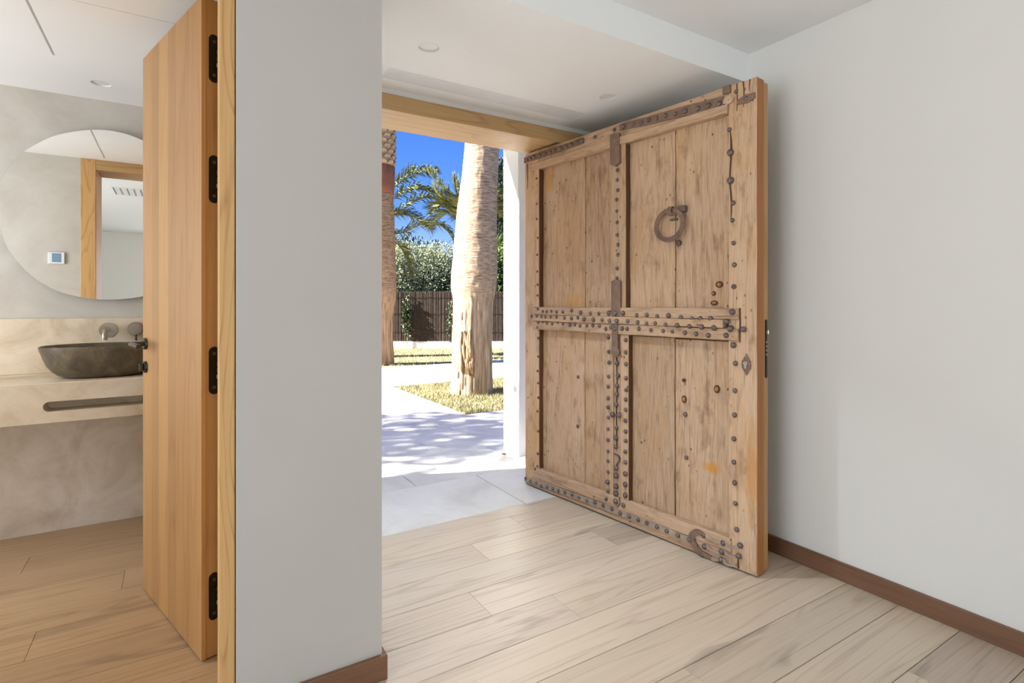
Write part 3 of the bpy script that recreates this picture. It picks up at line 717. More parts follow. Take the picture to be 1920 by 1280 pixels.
# studs: one dome mesh shared by all
ds = MB(); ds.lathe([(0.0120, -0.004), (0.0125, 0.0), (0.0118, 0.0042), (0.0090, 0.0082), (0.0048, 0.0106), (0.0008, 0.0113)], 10, 1)
dome = ds.mesh('stud', 60); dome.materials.append(IRON)
STUDS = [(1.576,2.184,0.8),(1.545,2.187,1),(1.506,2.191,1.1),(1.452,2.189,1),(1.395,2.188,1.1),(1.348,2.188,1),(1.311,2.19,1),(1.255,2.19,1),(1.203,2.189,1),(1.157,2.19,1),(1.108,2.196,1),(1.065,2.195,1),(0.966,2.192,0.8),(0.819,2.198,0.9),(0.817,2.162,1.1),(0.809,2.094,1.1),(0.807,2.023,1.2),(0.797,1.965,0.95),(0.799,1.911,0.85),(0.754,2.196,1.3),(0.687,2.195,1),(0.631,2.186,1),(0.583,2.188,1),(1.488,2.045,0.6),(0.531,2.184,1),(0.476,2.184,1),(0.419,2.176,1),(0.36,2.174,1.15),(0.291,2.167,1.1),(0.232,2.166,1.15),(0.177,2.158,1.1),(0.126,2.159,1),(0.095,2.19,0.8),(0.047,2.144,1),(0.128,2.024,0.9),(0.123,1.917,1.4),(1.485,1.877,0.7),(1.485,1.777,0.7),(1.474,1.652,0.65),(1.48,1.541,0.7),(1.48,1.431,0.7),(1.476,1.344,0.7),(1.476,1.274,0.7),(0.795,1.853,0.95),(0.803,1.802,0.9),(0.803,1.738,0.85),(0.8,1.674,0.9),(0.799,1.603,0.9),(0.795,1.549,0.9),(0.795,1.493,0.9),(0.799,1.417,0.95),(0.801,1.362,0.85),(0.799,1.326,1.2),(0.798,1.238,1.1),(0.122,1.788,1.45),(0.11,1.683,1),(0.113,1.603,0.9),(0.108,1.498,0.9),(0.104,1.398,1),(0.106,1.298,1),(1.461,1.185,0.9),(1.413,1.17,0.8),(1.374,1.17,0.85),(1.332,1.172,0.8),(1.282,1.167,0.85),(1.226,1.168,0.9),(1.149,1.178,1),(1.072,1.167,1.05),(0.993,1.163,0.95),(0.926,1.163,0.9),(0.852,1.165,1.15),(0.806,1.165,1.3),(0.747,1.167,1.15),(0.654,1.158,0.95),(1.513,1.136,1),(1.459,1.14,0.85),(1.414,1.136,0.9),(1.377,1.134,0.95),(1.327,1.136,0.8),(1.272,1.137,0.85),(1.201,1.133,0.95),(1.139,1.131,1),(1.086,1.135,0.9),(1.034,1.128,1.15),(0.96,1.126,1.2),(0.893,1.127,1),(0.837,1.123,1),(0.784,1.123,1.15),(0.707,1.124,0.95),(0.64,1.12,1),(1.458,1.099,1),(1.414,1.1,0.7),(1.373,1.095,0.9),(1.323,1.091,0.8),(1.273,1.101,0.7),(1.224,1.096,0.9),(1.163,1.09,1.1),(1.12,1.094,0.95),(1.077,1.087,0.95),(1.021,1.089,0.8),(0.973,1.092,0.9),(0.922,1.091,0.9),(0.874,1.077,0.9),(0.835,1.086,1),(0.803,1.079,1.15),(0.755,1.083,1.1),(0.719,1.082,0.95),(0.64,1.085,1),(1.467,1.065,0.7),(1.469,0.995,0.8),(0.865,1.028,1.05),(0.804,1.017,1),(0.738,1.02,1),(0.587,1.16,1),(0.522,1.154,0.95),(0.452,1.159,1.15),(0.379,1.152,0.95),(0.318,1.147,0.95),(0.271,1.147,1.1),(0.216,1.149,1.1),(0.107,1.182,1.2),(0.131,1.137,1.15),(0.582,1.116,0.95),(0.527,1.118,0.9),(0.463,1.113,0.9),(0.395,1.112,1.1),(0.326,1.109,1),(0.26,1.109,1.15),(0.194,1.106,1.15),(0.117,1.104,1.3),(0.055,1.104,1.1),(0.561,1.081,0.9),(0.485,1.08,0.9),(0.43,1.079,0.85),(0.356,1.076,0.95),(0.294,1.073,0.95),(0.228,1.069,1.05),(0.137,1.073,1.1),(0.108,1.029,1.2),(1.472,0.873,0.7),(1.476,0.778,0.7),(1.472,0.698,0.7),(1.47,0.603,0.75),(1.142,0.772,0.9),(0.863,0.946,0.9),(0.858,0.885,1),(0.863,0.805,0.9),(0.866,0.748,1),(0.866,0.682,1),(0.866,0.63,1),(0.797,0.947,1.2),(0.801,0.887,1.15),(0.795,0.818,1.1),(0.802,0.759,1.15),(0.803,0.713,1.1),(0.807,0.654,1.1),(0.738,0.952,1),(0.737,0.887,1),(0.737,0.809,1),(0.735,0.745,0.95),(0.738,0.692,1),(0.738,0.635,1),(0.099,0.946,1),(0.101,0.821,1),(1.477,0.512,0.7),(1.47,0.383,0.75),(1.474,0.234,0.75),(1.479,0.151,0.6),(1.496,0.129,0.8),(1.145,0.469,0.95),(1.59,0.045,0.8),(1.538,0.038,0.9),(1.479,0.042,0.9),(1.43,0.034,0.95),(1.374,0.043,0.95),(1.32,0.048,0.95),(1.27,0.049,0.95),(1.211,0.055,0.95),(1.148,0.057,0.95),(1.088,0.057,0.95),(1.024,0.054,0.95),(0.961,0.063,1),(0.897,0.065,0.95),(0.865,0.572,0.9),(0.866,0.506,0.9),(0.867,0.444,1),(0.867,0.38,0.85),(0.867,0.324,0.85),(0.867,0.262,0.9),(0.869,0.203,1.25),(0.867,0.154,0.95),(0.876,0.107,0.9),(0.833,0.593,1.3),(0.785,0.598,1.3),(0.805,0.524,1),(0.81,0.467,1.25),(0.81,0.416,1),(0.808,0.298,1.3),(0.808,0.254,1.3),(0.808,0.195,1.3),(0.81,0.154,1.25),(0.805,0.113,1.35),(0.741,0.575,1),(0.739,0.516,1),(0.739,0.464,1),(0.741,0.404,1),(0.741,0.346,1),(0.741,0.282,1.25),(0.741,0.223,1.25),(0.741,0.164,1.3),(0.75,0.108,1.1),(0.39,0.662,1),(0.384,0.446,0.9),(0.103,0.709,1),(0.106,0.599,1),(0.106,0.492,0.95),(0.102,0.398,1),(0.098,0.304,0.9),(0.831,0.065,1),(0.771,0.059,1),(0.707,0.06,1),(0.646,0.061,1),(0.59,0.062,1),(0.526,0.062,1),(0.465,0.06,1),(0.399,0.059,1),(0.334,0.059,0.95),(0.092,0.187,1),(0.256,0.106,1.05),(0.155,0.105,1.15),(0.075,0.12,1.15),(0.252,0.055,1.1),(0.161,0.063,1.2),(0.08,0.072,1.1),(0.263,0.011,1.05),(0.166,0.023,1.25)]

for s, z, r in STUDS:
    y = 0.001
    if 1.045 < z < 1.20 and s < 1.52: y = 0.0125 if not 1.105 < z < 1.1465 else 0.0225
    elif z < 0.08: y = 0.0085
    elif z < 0.14 and 0.10 < s < 1.53: y = 0.007
    elif z > 2.13 and 0.15 < s: y = 0.0045
    elif (s > 0.90 and s < 1.4) or 0.2 < s < 0.7: y = REC
    if y == REC: s, z = s - 0.024*(1 if True else 0)*0.2, z
    o = link('stud', dome, D, (s, y, z)); q = r*0.98
    if z < 0.03: q *= 0.85
    o.scale = (q, q*RND.uniform(0.85, 1.1), q); o.rotation_euler = (0, RND.uniform(0, 6.28), 0)
# knots and worn holes in the boards
def knot(s, z, rx, rz, inner=True):
    b = MB(); b.lathe([(1.0, REC-0.001), (1.0, REC+0.0035), (0.9, REC+0.0042)], 16, 1, (s, 0, z), rx*1.18, rz*1.18); k = b.build('knot', KNOTD, D, 40)
    if inner:
        b = MB(); b.lathe([(0.8, REC+0.003), (0.7, REC+0.0068), (0.4, REC+0.0085), (0.02, REC+0.009)], 16, 1, (s, 0, z), rx, rz); b.build('knot_core', KNOTW, k, 50)
knot(0.199, 1.311, 0.016, 0.013); knot(0.228, 1.269, 0.009, 0.009); knot(0.225, 1.223, 0.016, 0.010); knot(0.211, 0.811, 0.013, 0.016); knot(0.392, 0.738, 0.012, 0.016); knot(0.392, 0.833, 0.009, 0.008, False)
# ring knocker
kn = MB(); n = 48; vs = []; fs = []
for k in range(n):
    a = 2*math.pi*k/n; wob = 1 + 0.02*math.sin(2*a+1)
    for (rr, yy) in ((0.090, 0.0), (0.089, 0.007), (0.078, 0.0095), (0.066, 0.007), (0.065, 0.0)):
        vs.append((0.450 + rr*wob*math.cos(a), -0.003 + yy + 0.010*(1-math.sin(a)), 1.620 + rr*wob*math.sin(a)))
for k in range(n):
    for i in range(5): fs.append((k*5+i, k*5+(i+1)%5, ((k+1)%n)*5+(i+1)%5, ((k+1)%n)*5+i))
kn.add(vs, fs); kr = kn.build('knocker_ring', IRONP, D, 40)
for k in range(26):   # chased notches on the lower half of the ring
    a = R(190 + 160*k/25); b = MB(); c_, s_ = math.cos(a), math.sin(a); yy = 0.0068 + 0.010*(1-s_)
    b.prism([(0.450 + r_*c_ + t_*s_, 1.620 + r_*s_ - t_*c_) for r_, t_ in ((0.072, -0.0012), (0.072, 0.0012), (0.084, 0.0012), (0.084, -0.0012))], 1, yy-0.001, yy+0.0006); b.build('notch', IRON, kr)
b = MB(); st = []
for k in range(15):
    a = R(-100 + 290*k/14); st.append((0.018 + 0.0 + 0.020*math.cos(a) - 0.018, 1.690 + 0.024*math.sin(a)))
pp = [(y_, z_) for y_, z_ in st]
for i in range(len(pp)-1):
    (y0, z0), (y1, z1) = pp[i], pp[i+1]; dy, dz = y1-y0, z1-z0; L = math.hypot(dy, dz) or 1; ny, nzv = -dz/L*0.004, dy/L*0.004
    b.add([(0.434, y0, z0), (0.458, y0, z0), (0.458, y1, z1), (0.434, y1, z1), (0.434, y0+ny, z0+nzv), (0.458, y0+ny, z0+nzv), (0.458, y1+ny, z1+nzv), (0.434, y1+ny, z1+nzv)],
          [(0,3,2,1),(4,5,6,7),(0,1,5,4),(1,2,6,5),(2,3,7,6),(3,0,4,7)])
b.build('knocker_staple', IRONP, D)
b = MB(); b.cbox(0.372, 0.412, REC-0.001, REC+0.030, 1.680, 1.712, 0.003); b.build('knocker_cleat', IRON, D)
b = MB(); b.cbox(0.425, 0.470, REC-0.001, REC+0.016, 1.645, 1.655, 0.003); b.build('knocker_pin', IRON, D)
b = MB(); b.lathe([(0.013, REC-0.001), (0.013, REC+0.016), (0.009, REC+0.020)], 14, 1, (0.418, 0, 1.528)); b.build('knocker_strike', IRON, D, 40)
# keyhole escutcheon with cylinder
es = iron_poly('escutcheon', [(0.046, 0.995), (0.036, 0.978), (0.030, 0.966), (0.024, 0.960), (0.026, 0.950), (0.022, 0.945), (0.026, 0.938), (0.025, 0.928), (0.031, 0.922), (0.037, 0.910), (0.046, 0.896),
                      (0.055, 0.910), (0.061, 0.922), (0.067, 0.928), (0.066, 0.938), (0.070, 0.945), (0.066, 0.950), (0.068, 0.960), (0.062, 0.966), (0.056, 0.978)], -0.002, 0.004)
b = MB(); b.lathe([(0.0095, 0.003), (0.0095, 0.0075)], 20, 1, (0.049, 0, 0.951)); b.build('lock_cylinder', STEEL, es, 40)
b = MB(); b.box(0.044, 0.054, 0.003, 0.0070, 0.927, 0.945); b.build('lock_cylinder', STEEL, es)
b = MB(); b.box(0.0482, 0.0500, 0.0074, 0.0080, 0.948, 0.957); b.build('key_slot', BLACK, es)
for zz in (0.984, 0.908):
    b = MB(); b.lathe([(0.003, 0.0035), (0.0025, 0.0055)], 10, 1, (0.046, 0, zz)); b.build('screw', STEEL, es, 40)
# mortise lock plate on the near edge
b = MB(); P = []
for k in range(9): P.append((-0.092 + 0.009*math.cos(math.pi*k/8), 1.139 + 0.009*math.sin(math.pi*k/8)))
for k in range(9): P.append((-0.092 - 0.009*math.cos(math.pi*k/8), 0.890 - 0.009*math.sin(math.pi*k/8)))
b.prism(P, 0, 0.0018, 0.006); lp = b.build('lock_plate', BLACK, D)
b = MB(); b.cbox(-0.010, 0.002, -0.0975, -0.0865, 1.080, 1.100, 0.002); b.build('latch_bolt', STEEL, lp)
for zz in (1.045, 1.026, 1.007, 0.988):
    b = MB(); b.lathe([(0.0055, 0.0006), (0.0055, 0.002)], 14, 0, (0, -0.092, zz)); b.build('lock_bolt', NICKEL, lp, 40)
for zz in (1.125, 0.968, 0.905):
    b = MB(); b.lathe([(0.003, 0.0010), (0.003, 0.002)], 10, 0, (0, -0.092, zz)); b.build('screw', GUN, lp, 40)

# ================================================================== outside: paving, lawn
pv = MB(); pv.box(-3.0, 9.0, 2.77, 10.08, -0.12, -0.022)
pav = struct('floor_terrace', pv, GAP, 'pale limestone slab terrace and garden path outside the door', 'paving')
TL = 0.9
def slab(x0, x1, y0, y1):
    g = 0.0022; c = 0.002; b = MB(); X0, X1, A, B = x0+g, x1-g, y0+g, y1-g
    b.add([(X0,A,-0.022),(X1,A,-0.022),(X1,B,-0.022),(X0,B,-0.022),(X0,A,-0.001-c),(X1,A,-0.001-c),(X1,B,-0.001-c),(X0,B,-0.001-c),(X0+c,A+c,-0.001),(X1-c,A+c,-0.001),(X1-c,B-c,-0.001),(X0+c,B-c,-0.001)],
          [(0,3,2,1)] + [(i,(i+1)%4,4+(i+1)%4,4+i) for i in range(4)] + [(4+i,4+(i+1)%4,8+(i+1)%4,8+i) for i in range(4)] + [(8,9,10,11)])
    b.build('paving_slab', PAVE, pav)
rows = [2.772, 3.42, 4.07, 4.72, 5.345, 5.94, 6.53, 7.12, 7.72, 8.31, 8.90, 9.49, 10.08]
for r_ in range(len(rows)-1):
    y0, y1 = rows[r_], rows[r_+1]; bed = 4 <= r_ <= 7
    xe = 2.715 if bed else (7.3 if r_ > 7 else 4.1)
    if r_ == 0: xlo = 0.57
    else: xlo = -1.0
    js = [2.715 + TL*i + (0.45 if r_ % 2 else 0.0) for i in range(-5, 7)]
    if r_ < 2: js = [j for j in js if j > 0.7]
    xs = [max(xlo, 0.57) if r_ < 2 else xlo] + [j for j in js if (0.7 if r_ < 2 else xlo+0.2) < j < xe-0.12] + [xe]
    for a, b in zip(xs[:-1], xs[1:]):
        if r_ == 0 and a >= 2.3: continue
        slab(a, b, y0, y1)

def lawn(name, label, x0, x1, y0, y1, z, n, hgt, seed):
    t = tag(empty(name, ((x0+x1)/2, (y0+y1)/2, z)), label, 'grass', kind='stuff')
    cx_, cy_ = (x0+x1)/2, (y0+y1)/2
    b = MB(); b.box(x0-cx_, x1-cx_, y0-cy_, y1-cy_, -0.08, 0.0); b.build('turf', SOIL, t)
    rg = np.random.default_rng(seed)
    px_ = rg.uniform(x0, x1, n) - cx_; py_ = rg.uniform(y0, y1, n) - cy_; an = rg.uniform(0, 6.283, n); hh = hgt*rg.uniform(0.5, 1.2, n)
    wd_ = rg.uniform(0.003, 0.006, n); le = rg.uniform(0.2, 1.0, n)*hh; la = rg.uniform(0, 6.283, n)
    V = np.zeros((n, 3, 3)); V[:,0,0] = px_-np.cos(an)*wd_; V[:,0,1] = py_-np.sin(an)*wd_; V[:,1,0] = px_+np.cos(an)*wd_; V[:,1,1] = py_+np.sin(an)*wd_
    V[:,2,0] = px_+np.cos(la)*le; V[:,2,1] = py_+np.sin(la)*le; V[:,2,2] = hh
    me = bpy.data.meshes.new('blades'); me.from_pydata(V.reshape(-1, 3).tolist(), [], np.arange(3*n).reshape(n, 3).tolist()); me.materials.append(GRASS)
    tag(link('blades', me, t), kind='stuff')
lawn('lawn_bed', 'small lawn bed round the thick palm trunk', 2.72, 7.0, 5.35, 7.715, -0.012, 42000, 0.045, 3)
lawn('lawn', 'lawn between the garden path and the brushwood fence', -5.0, 14.0, 10.085, 16.5, -0.012, 45000, 0.06, 4)
g_ = MB(); g_.box(-40, 60, 3.0, 90, -0.6, -0.13); struct('ground', g_, SOIL, 'garden ground stretching beyond the fence', 'ground')

# ================================================================== palms
def trunk_mat(name, c1, c2, c3):
    m = M(name)
    v1 = m.n('TexNoise', {'Vector': m.coords((26, 26, 2.2), False), 'Scale': 1.0, 'Detail': 4.0, 'Roughness': 0.65})
    h1 = m.n('TexNoise', {'Vector': m.coords((9.0, 9.0, 58), False), 'Scale': 1.0, 'Detail': 4.0, 'Roughness': 0.65})
    tcn = m.n('TexCoord'); sp = m.n('SeparateXYZ', {0: (tcn, 3)})
    up = m.ramp(m.math('DIVIDE', (sp, 2), 3.0), [(0.40, 0.0), (0.52, 1.0)])
    mixh = m.mix((up, 0), v1, h1)
    col = m.ramp((mixh, 2), [(0.30, c3), (0.50, c1), (0.72, c2)])
    m.out('Base Color', col); m.b.inputs['Roughness'].default_value = 0.9; m.b.inputs['Specular IOR Level'].default_value = 0.1
    q = m.n('Bump', {'Strength': 0.8, 'Distance': 0.02}); m.t.links.new(mixh.outputs[2], q.inputs['Height']); m.t.links.new(q.outputs[0], m.b.inputs['Normal'])
    return m.m
TRUNK = trunk_mat('palm_trunk', srgb(166, 144, 120), srgb(196, 178, 154), srgb(112, 90, 70))
TRUNK2 = trunk_mat('palm_trunk_brown', srgb(150, 122, 94), srgb(178, 152, 122), srgb(98, 76, 56))
RUST = plain('trimmed_trunk_band', srgb(124, 76, 52), 0.85, var=0.25, vscale=7, bump=0.5, bscale=50)
BOOT = plain('leaf_base', srgb(160, 134, 104), 0.85, var=0.3, vscale=12, bump=0.4, bscale=60)

def trunk(prof, base, mat, parent, name='trunk', nseg=110, dz=0.022):
    """prof: (z, radius, dx, dy) ; fissured low down, ringed higher up"""
    zs = np.arange(prof[0][0], prof[-1][0]+1e-6, dz); A = np.array(prof)
    vs = []; fs = []
    for z in zs:
        r, dx, dy = (np.interp(z, A[:,0], A[:,k]) for k in (1, 2, 3))
        lo = max(0.0, min(1.0, (1.35-z)/0.3))
        for k in range(nseg):
            a = 2*math.pi*k/nseg; ca, sa = math.cos(a), math.sin(a)
            d = lo*(0.016*nz(ca*11, sa*11, z*1.3) + 0.016*nz(ca*26, sa*26, z*3.0)) + (1-lo)*(0.0045*nz(ca*2, sa*2, z*42) + 0.006*nz(ca*7, sa*7, z*9))
            vs.append((dx+(r+d)*ca, dy+(r+d)*sa, z))
    n = len(zs)
    fs = [(i*nseg+k, i*nseg+(k+1)%nseg, (i+1)*nseg+(k+1)%nseg, (i+1)*nseg+k) for i in range(n-1) for k in range(nseg)]
    fs.append(tuple(range((n-1)*nseg, n*nseg)))
    return MB().add(vs, fs).build(name, mat, parent, 80)

def frond(mb, pts, leaf, n=34, width=0.016, droop=0.25, seed=1):
    rg = random.Random(seed)
    P = spline(pts, 8); m = len(P)
    mb.tube(P, [0.022*(1-0.85*i/(m-1)) for i in range(m)], 5)
    for i in range(n):
        f = 0.12 + 0.87*i/(n-1); k = f*(m-1); j = min(int(k), m-2); p = P[j].lerp(P[j+1], k-j)
        t = (P[j+1]-P[j]).normalized(); side = t.cross(Vector((0, 0, 1)))
        if side.length < 0.05: side = Vector((1, 0, 0))
        side.normalize(); upv = side.cross(t)
        L = leaf*(math.sin(math.pi*(0.12+0.80*f))**0.6)
        for sg in (-1, 1):
            d = (side*sg*rg.uniform(0.7, 1.0) + t*rg.uniform(0.55, 0.85) + upv*rg.uniform(-0.05, 0.55)).normalized()
            q1 = p + d*L*0.55; q2 = p + d*L + Vector((0, 0, -droop*L*rg.uniform(0.3, 1.1)))
            wv = t*width
            mb.add([p-wv*0.5, p+wv*0.5, q1+wv, q1-wv, q2], [(0, 1, 2, 3), (3, 2, 4)])

def fan(mb, pts, R_, seed, nl=26):
    """fan-palm leaf: stalk along pts, blade of stiff fingers"""
    rg = random.Random(seed); P = spline(pts, 5); mb.tube(P, 0.014, 5)
    p = P[-1]; t = (P[-1]-P[-3]).normalized(); side = t.cross(Vector((0, 0, 1))).normalized()
    for i in range(nl):
        a = R(-125 + 250*i/(nl-1)); d = (t*math.cos(a) + side*math.sin(a) + Vector((0, 0, rg.uniform(-0.15, 0.15)))).normalized()
        L = R_*rg.uniform(0.8, 1.05); wv = d.cross(Vector((0, 0, 1))).normalized()*0.018
        q1 = p + d*L*0.6; q2 = p + d*L + Vector((0, 0, -0.12*L))
        mb.add([p-wv*0.3, p+wv*0.3, q1+wv, q1-wv, q2], [(0, 1, 2, 3), (3, 2, 4)])

pA = tag(empty('palm_tree', (3.45, 6.63, -0.012)), 'thick bulging fan-palm trunk in the small lawn bed', 'palm tree', 'palm trees in the garden')
trunk([(0, .285, 0, 0), (.05, .283, 0, 0), (.27, .272, 0, -.01), (.7, .266, .005, -.01), (1.0, .264, .01, -.01), (1.3, .279, .02, -.02), (1.44, .310, .02, -.02), (1.63, .315, .03, -.02), (1.88, .301, .04, -.03),
       (2.47, .275, .06, -.04), (2.98, .249, .10, -.06), (3.4, .235, .12, -.08), (5.0, .21, .2, -.12), (6.6, .20, .25, -.15)], None, TRUNK, pA)
b = MB(); rg = random.Random(5)     # torn scar low on the trunk
for k in range(14):
    a = R(228 + rg.uniform(-16, 16)); z0 = rg.uniform(0.36, 0.55); r0 = 0.272
    strip_p = [(r0*math.cos(a), r0*math.sin(a)-0.01, z0+0.34), ((r0+.022)*math.cos(a), (r0+.022)*math.sin(a)-0.01, z0+0.12), ((r0+.028)*math.cos(a+.05), (r0+.028)*math.sin(a+.05)-0.01, z0-0.02), (r0*math.cos(a+.06), r0*math.sin(a+.06)-0.01, z0-0.10)]
    b.tube(spline(strip_p, 4), [0.008]*4+[0.018]*7+[0.010]*2, 6)
b.build('bark_scar', TRUNK2, pA, 60)
for k in range(16):
    a = 2*math.pi*k/16 + 0.2; el = 0.2 + 0.7*((k*7) % 5)/4; c_, s_ = math.cos(a), math.sin(a); b = MB()
    fan(b, [(0.25, -0.15, 6.5), (0.25+c_*0.5, -0.15+s_*0.5, 6.6+el*0.5), (0.25+c_*1.1, -0.15+s_*1.1, 6.7+el*0.8)], 0.9, k); b.build('frond', LEAFP, pA)

pB = tag(empty('palm_tree', (3.51, 10.71, -0.012)), 'palm trunk with a red-brown trimmed band beside the plaster wall end', 'palm tree', 'palm trees in the garden')
trunk([(0, .262, 0, 0), (.45, .240, 0, 0), (1.0, .238, 0, 0), (1.33, .300, 0, 0), (1.48, .313, 0, 0), (2.18, .291, 0, 0), (3.04, .269, 0, 0), (3.44, .250, 0, 0)], None, TRUNK2, pB)
b = MB(); b.lathe([(.250, 3.44), (.268, 3.46), (.276, 3.7), (.285, 3.98), (.27, 4.0)], 32, 2); b.build('trimmed_band', RUST, pB, 40)
b = MB(); b.lathe([(.262, 3.98), (.268, 5.0), (.26, 6.4)], 24, 2); b.build('upper_trunk', RUST, pB, 40)
lb = MB(); lb.add([(0, 0, -0.10), (-0.085, 0.005, 0.0), (0, 0.0, 0.09), (0.085, 0.005, 0.0), (-0.045, 0.050, 0.055), (0.045, 0.050, 0.055), (0, 0.030, 0.11)],
                  [(0, 3, 5, 4, 1), (1, 4, 6, 2), (3, 2, 6, 5), (4, 5, 6), (0, 1, 2, 3)])
lbm = lb.mesh('leaf_base'); lbm.materials.append(BOOT)
for r_ in range(14):
    for k in range(11):
        a = 2*math.pi*(k + 0.5*(r_ % 2))/11; z = 4.02 + r_*0.105
        o = link('leaf_base', lbm, pB, (0.262*math.cos(a), 0.262*math.sin(a), z)); o.rotation_euler = (0, 0, a - math.pi/2)
for k in range(12):
    a = 2*math.pi*k/12; c_, s_ = math.cos(a), math.sin(a); b = MB()
    fan(b, [(0, 0, 6.35), (c_*0.5, s_*0.5, 6.7), (c_*1.1, s_*1.1, 6.9)], 0.9, 40+k); b.build('frond', LEAFP, pB)

def at(p, base): return tuple(p[i]-base[i] for i in range(3))
base = (3.70, 12.42, -0.012)
pC = tag(empty('palm_tree', base), 'feathery date palm behind the left trunk, fronds against the sky', 'palm tree', 'palm trees in the garden')
trunk([(0, .26, 0, 0), (1.5, .24, 0, 0), (3.1, .27, 0, 0)], None, TRUNK2, pC, nseg=32, dz=0.08)
fr = [[(3.72,12.40,3.36),(4.28,12.05,3.92),(4.64,11.83,4.22),(5.08,11.57,4.30)], [(3.72,12.40,3.30),(4.28,12.05,3.66),(4.70,11.79,3.86),(5.09,11.55,3.76)],
      [(3.72,12.40,3.05),(4.33,12.02,3.30),(4.80,11.73,3.64),(5.24,11.48,3.60)], [(3.72,12.40,3.12),(4.33,12.02,2.84),(4.80,11.73,3.04),(5.22,11.47,2.99),(5.43,11.34,2.68)],
      [(3.72,12.40,2.95),(4.30,12.04,2.62),(4.49,11.92,2.31),(4.59,11.86,1.92)], [(3.72,12.40,3.2),(4.2,12.3,3.3),(4.75,12.2,3.3),(5.2,12.1,3.0)]]
rg = random.Random(9)
for k in range(14):
    a = R(60 + 200*k/13); c_, s_ = math.cos(a), math.sin(a); l_ = rg.uniform(1.2, 1.7); e_ = rg.uniform(-0.2, 1.0)
    fr.append([(3.70, 12.42, 3.15), (3.70+c_*l_*0.45, 12.42+s_*l_*0.45, 3.35+e_*0.5), (3.70+c_*l_*0.8, 12.42+s_*l_*0.8, 3.35+e_*0.6), (3.70+c_*l_, 12.42+s_*l_, 3.1+e_*0.4)])
for k, f_ in enumerate(fr):
    b = MB(); frond(b, [at(p, base) for p in f_], 0.52, 80, 0.016, 0.35, k); b.build('frond', LEAFP, pC)
base = (5.45, 10.85, -0.012)
pD = tag(empty('palm_tree', base), 'low palm half hidden behind the thick trunk', 'palm tree', 'palm trees in the garden')
trunk([(0, .2, 0, 0), (1.5, .19, 0, 0), (3.0, .2, 0, 0)], None, TRUNK2, pD, nseg=32, dz=0.08)
fr = [[(5.43,10.75,3.10),(5.11,10.95,3.60),(4.74,11.18,4.14)], [(5.43,10.75,3.10),(5.29,10.84,3.57),(5.19,10.90,3.98)], [(5.43,10.75,3.06),(5.11,10.95,3.22),(4.76,11.17,2.92)], [(5.43,10.75,3.1),(5.06,10.98,3.45),(4.83,11.12,3.78)],
      [(5.43,10.75,3.1),(5.2,10.9,3.4),(5.0,11.0,3.45),(4.8,11.1,3.2)]]
for k in range(12):
    a = R(-130 + 240*k/11); c_, s_ = math.cos(a), math.sin(a); e_ = rg.uniform(0, 1)
    fr.append([(5.45, 10.85, 3.0), (5.45+c_*0.5, 10.85+s_*0.5, 3.3+e_*0.4), (5.45+c_*1.0, 10.85+s_*1.0, 3.2+e_*0.5)])
for k, f_ in enumerate(fr):
    b = MB(); frond(b, [at(p, base) for p in f_], 0.50, 60, 0.016, 0.15, 60+k); b.build('frond', LEAFP, pD)

# ================================================================== bushes, trees, fence
def leaves(mb_name, parent, n, centre, rad, lsize, mat, seed, shell=0.55, flat=0.35, up=0.0):
    rg = np.random.default_rng(seed)
    d = rg.normal(size=(n, 3)); d /= np.linalg.norm(d, axis=1)[:, None]
    rr = (shell + (1-shell)*rg.uniform(0, 1, n)**0.6)
    lump = np.array([1 + 0.22*noise.noise(Vector((float(q[0])*2.2+seed, float(q[1])*2.2, float(q[2])*2.2))) for q in d])
    p = np.array(centre) + d*np.array(rad)*(rr*lump)[:, None]
    t = rg.normal(size=(n, 3)) + d*0.6 + np.array([0, 0, up]); t /= np.linalg.norm(t, axis=1)[:, None]
    s = np.cross(t, rg.normal(size=(n, 3))); s /= np.linalg.norm(s, axis=1)[:, None]
    L = lsize*rg.uniform(0.7, 1.3, n)[:, None]
    V = np.stack([p, p + t*L*0.5 + s*L*flat*0.5, p + t*L, p + t*L*0.5 - s*L*flat*0.5], 1)
    me = bpy.data.meshes.new(mb_name); me.from_pydata(V.reshape(-1, 3).tolist(), [], np.arange(4*n).reshape(n, 4).tolist()); me.materials.append(mat)
    return tag(link(mb_name, me, parent), kind='stuff')
def bush(name, label, cat, base, h0, rad, n, lsize, mat, seed, group=None, stems=5, shell=0.5, flat=0.35, inner=None):
    t = tag(empty(name, base), label, cat, group)
    b = MB(); rg = random.Random(seed)
    for k in range(stems):
        a = 2*math.pi*k/stems + rg.random(); q = rg.uniform(0.3, 0.75)
        b.tube(spline([(0.05*math.cos(a), 0.05*math.sin(a), -0.1), (rad[0]*0.25*math.cos(a), rad[1]*0.25*math.sin(a), h0*0.7), (rad[0]*q*math.cos(a), rad[1]*q*math.sin(a), h0+rad[2]*0.45)], 4), [0.05]*3+[0.035]*3+[0.02]*3, 6)
    b.build('stem', BARK, t, 60)
    leaves('foliage', t, n, (0, 0, h0), rad, lsize, mat, seed, shell, flat)
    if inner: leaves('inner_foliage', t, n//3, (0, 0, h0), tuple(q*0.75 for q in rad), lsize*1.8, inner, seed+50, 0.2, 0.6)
    return t
bush('olive_bush', 'silvery olive bush above the fence beside the left palm', 'bush', (5.75, 15.9, -0.1), 2.0, (1.05, 0.9, 1.35), 16000, 0.062, LEAFO, 21, 'bushes behind the fence', inner=LEAFO)
bush('olive_bush', 'tall grey-green olive bush between the two big palm trunks', 'bush', (6.75, 15.5, -0.1), 2.0, (1.0, 0.9, 1.25), 15000, 0.062, LEAFO, 22, 'bushes behind the fence', inner=LEAFO)
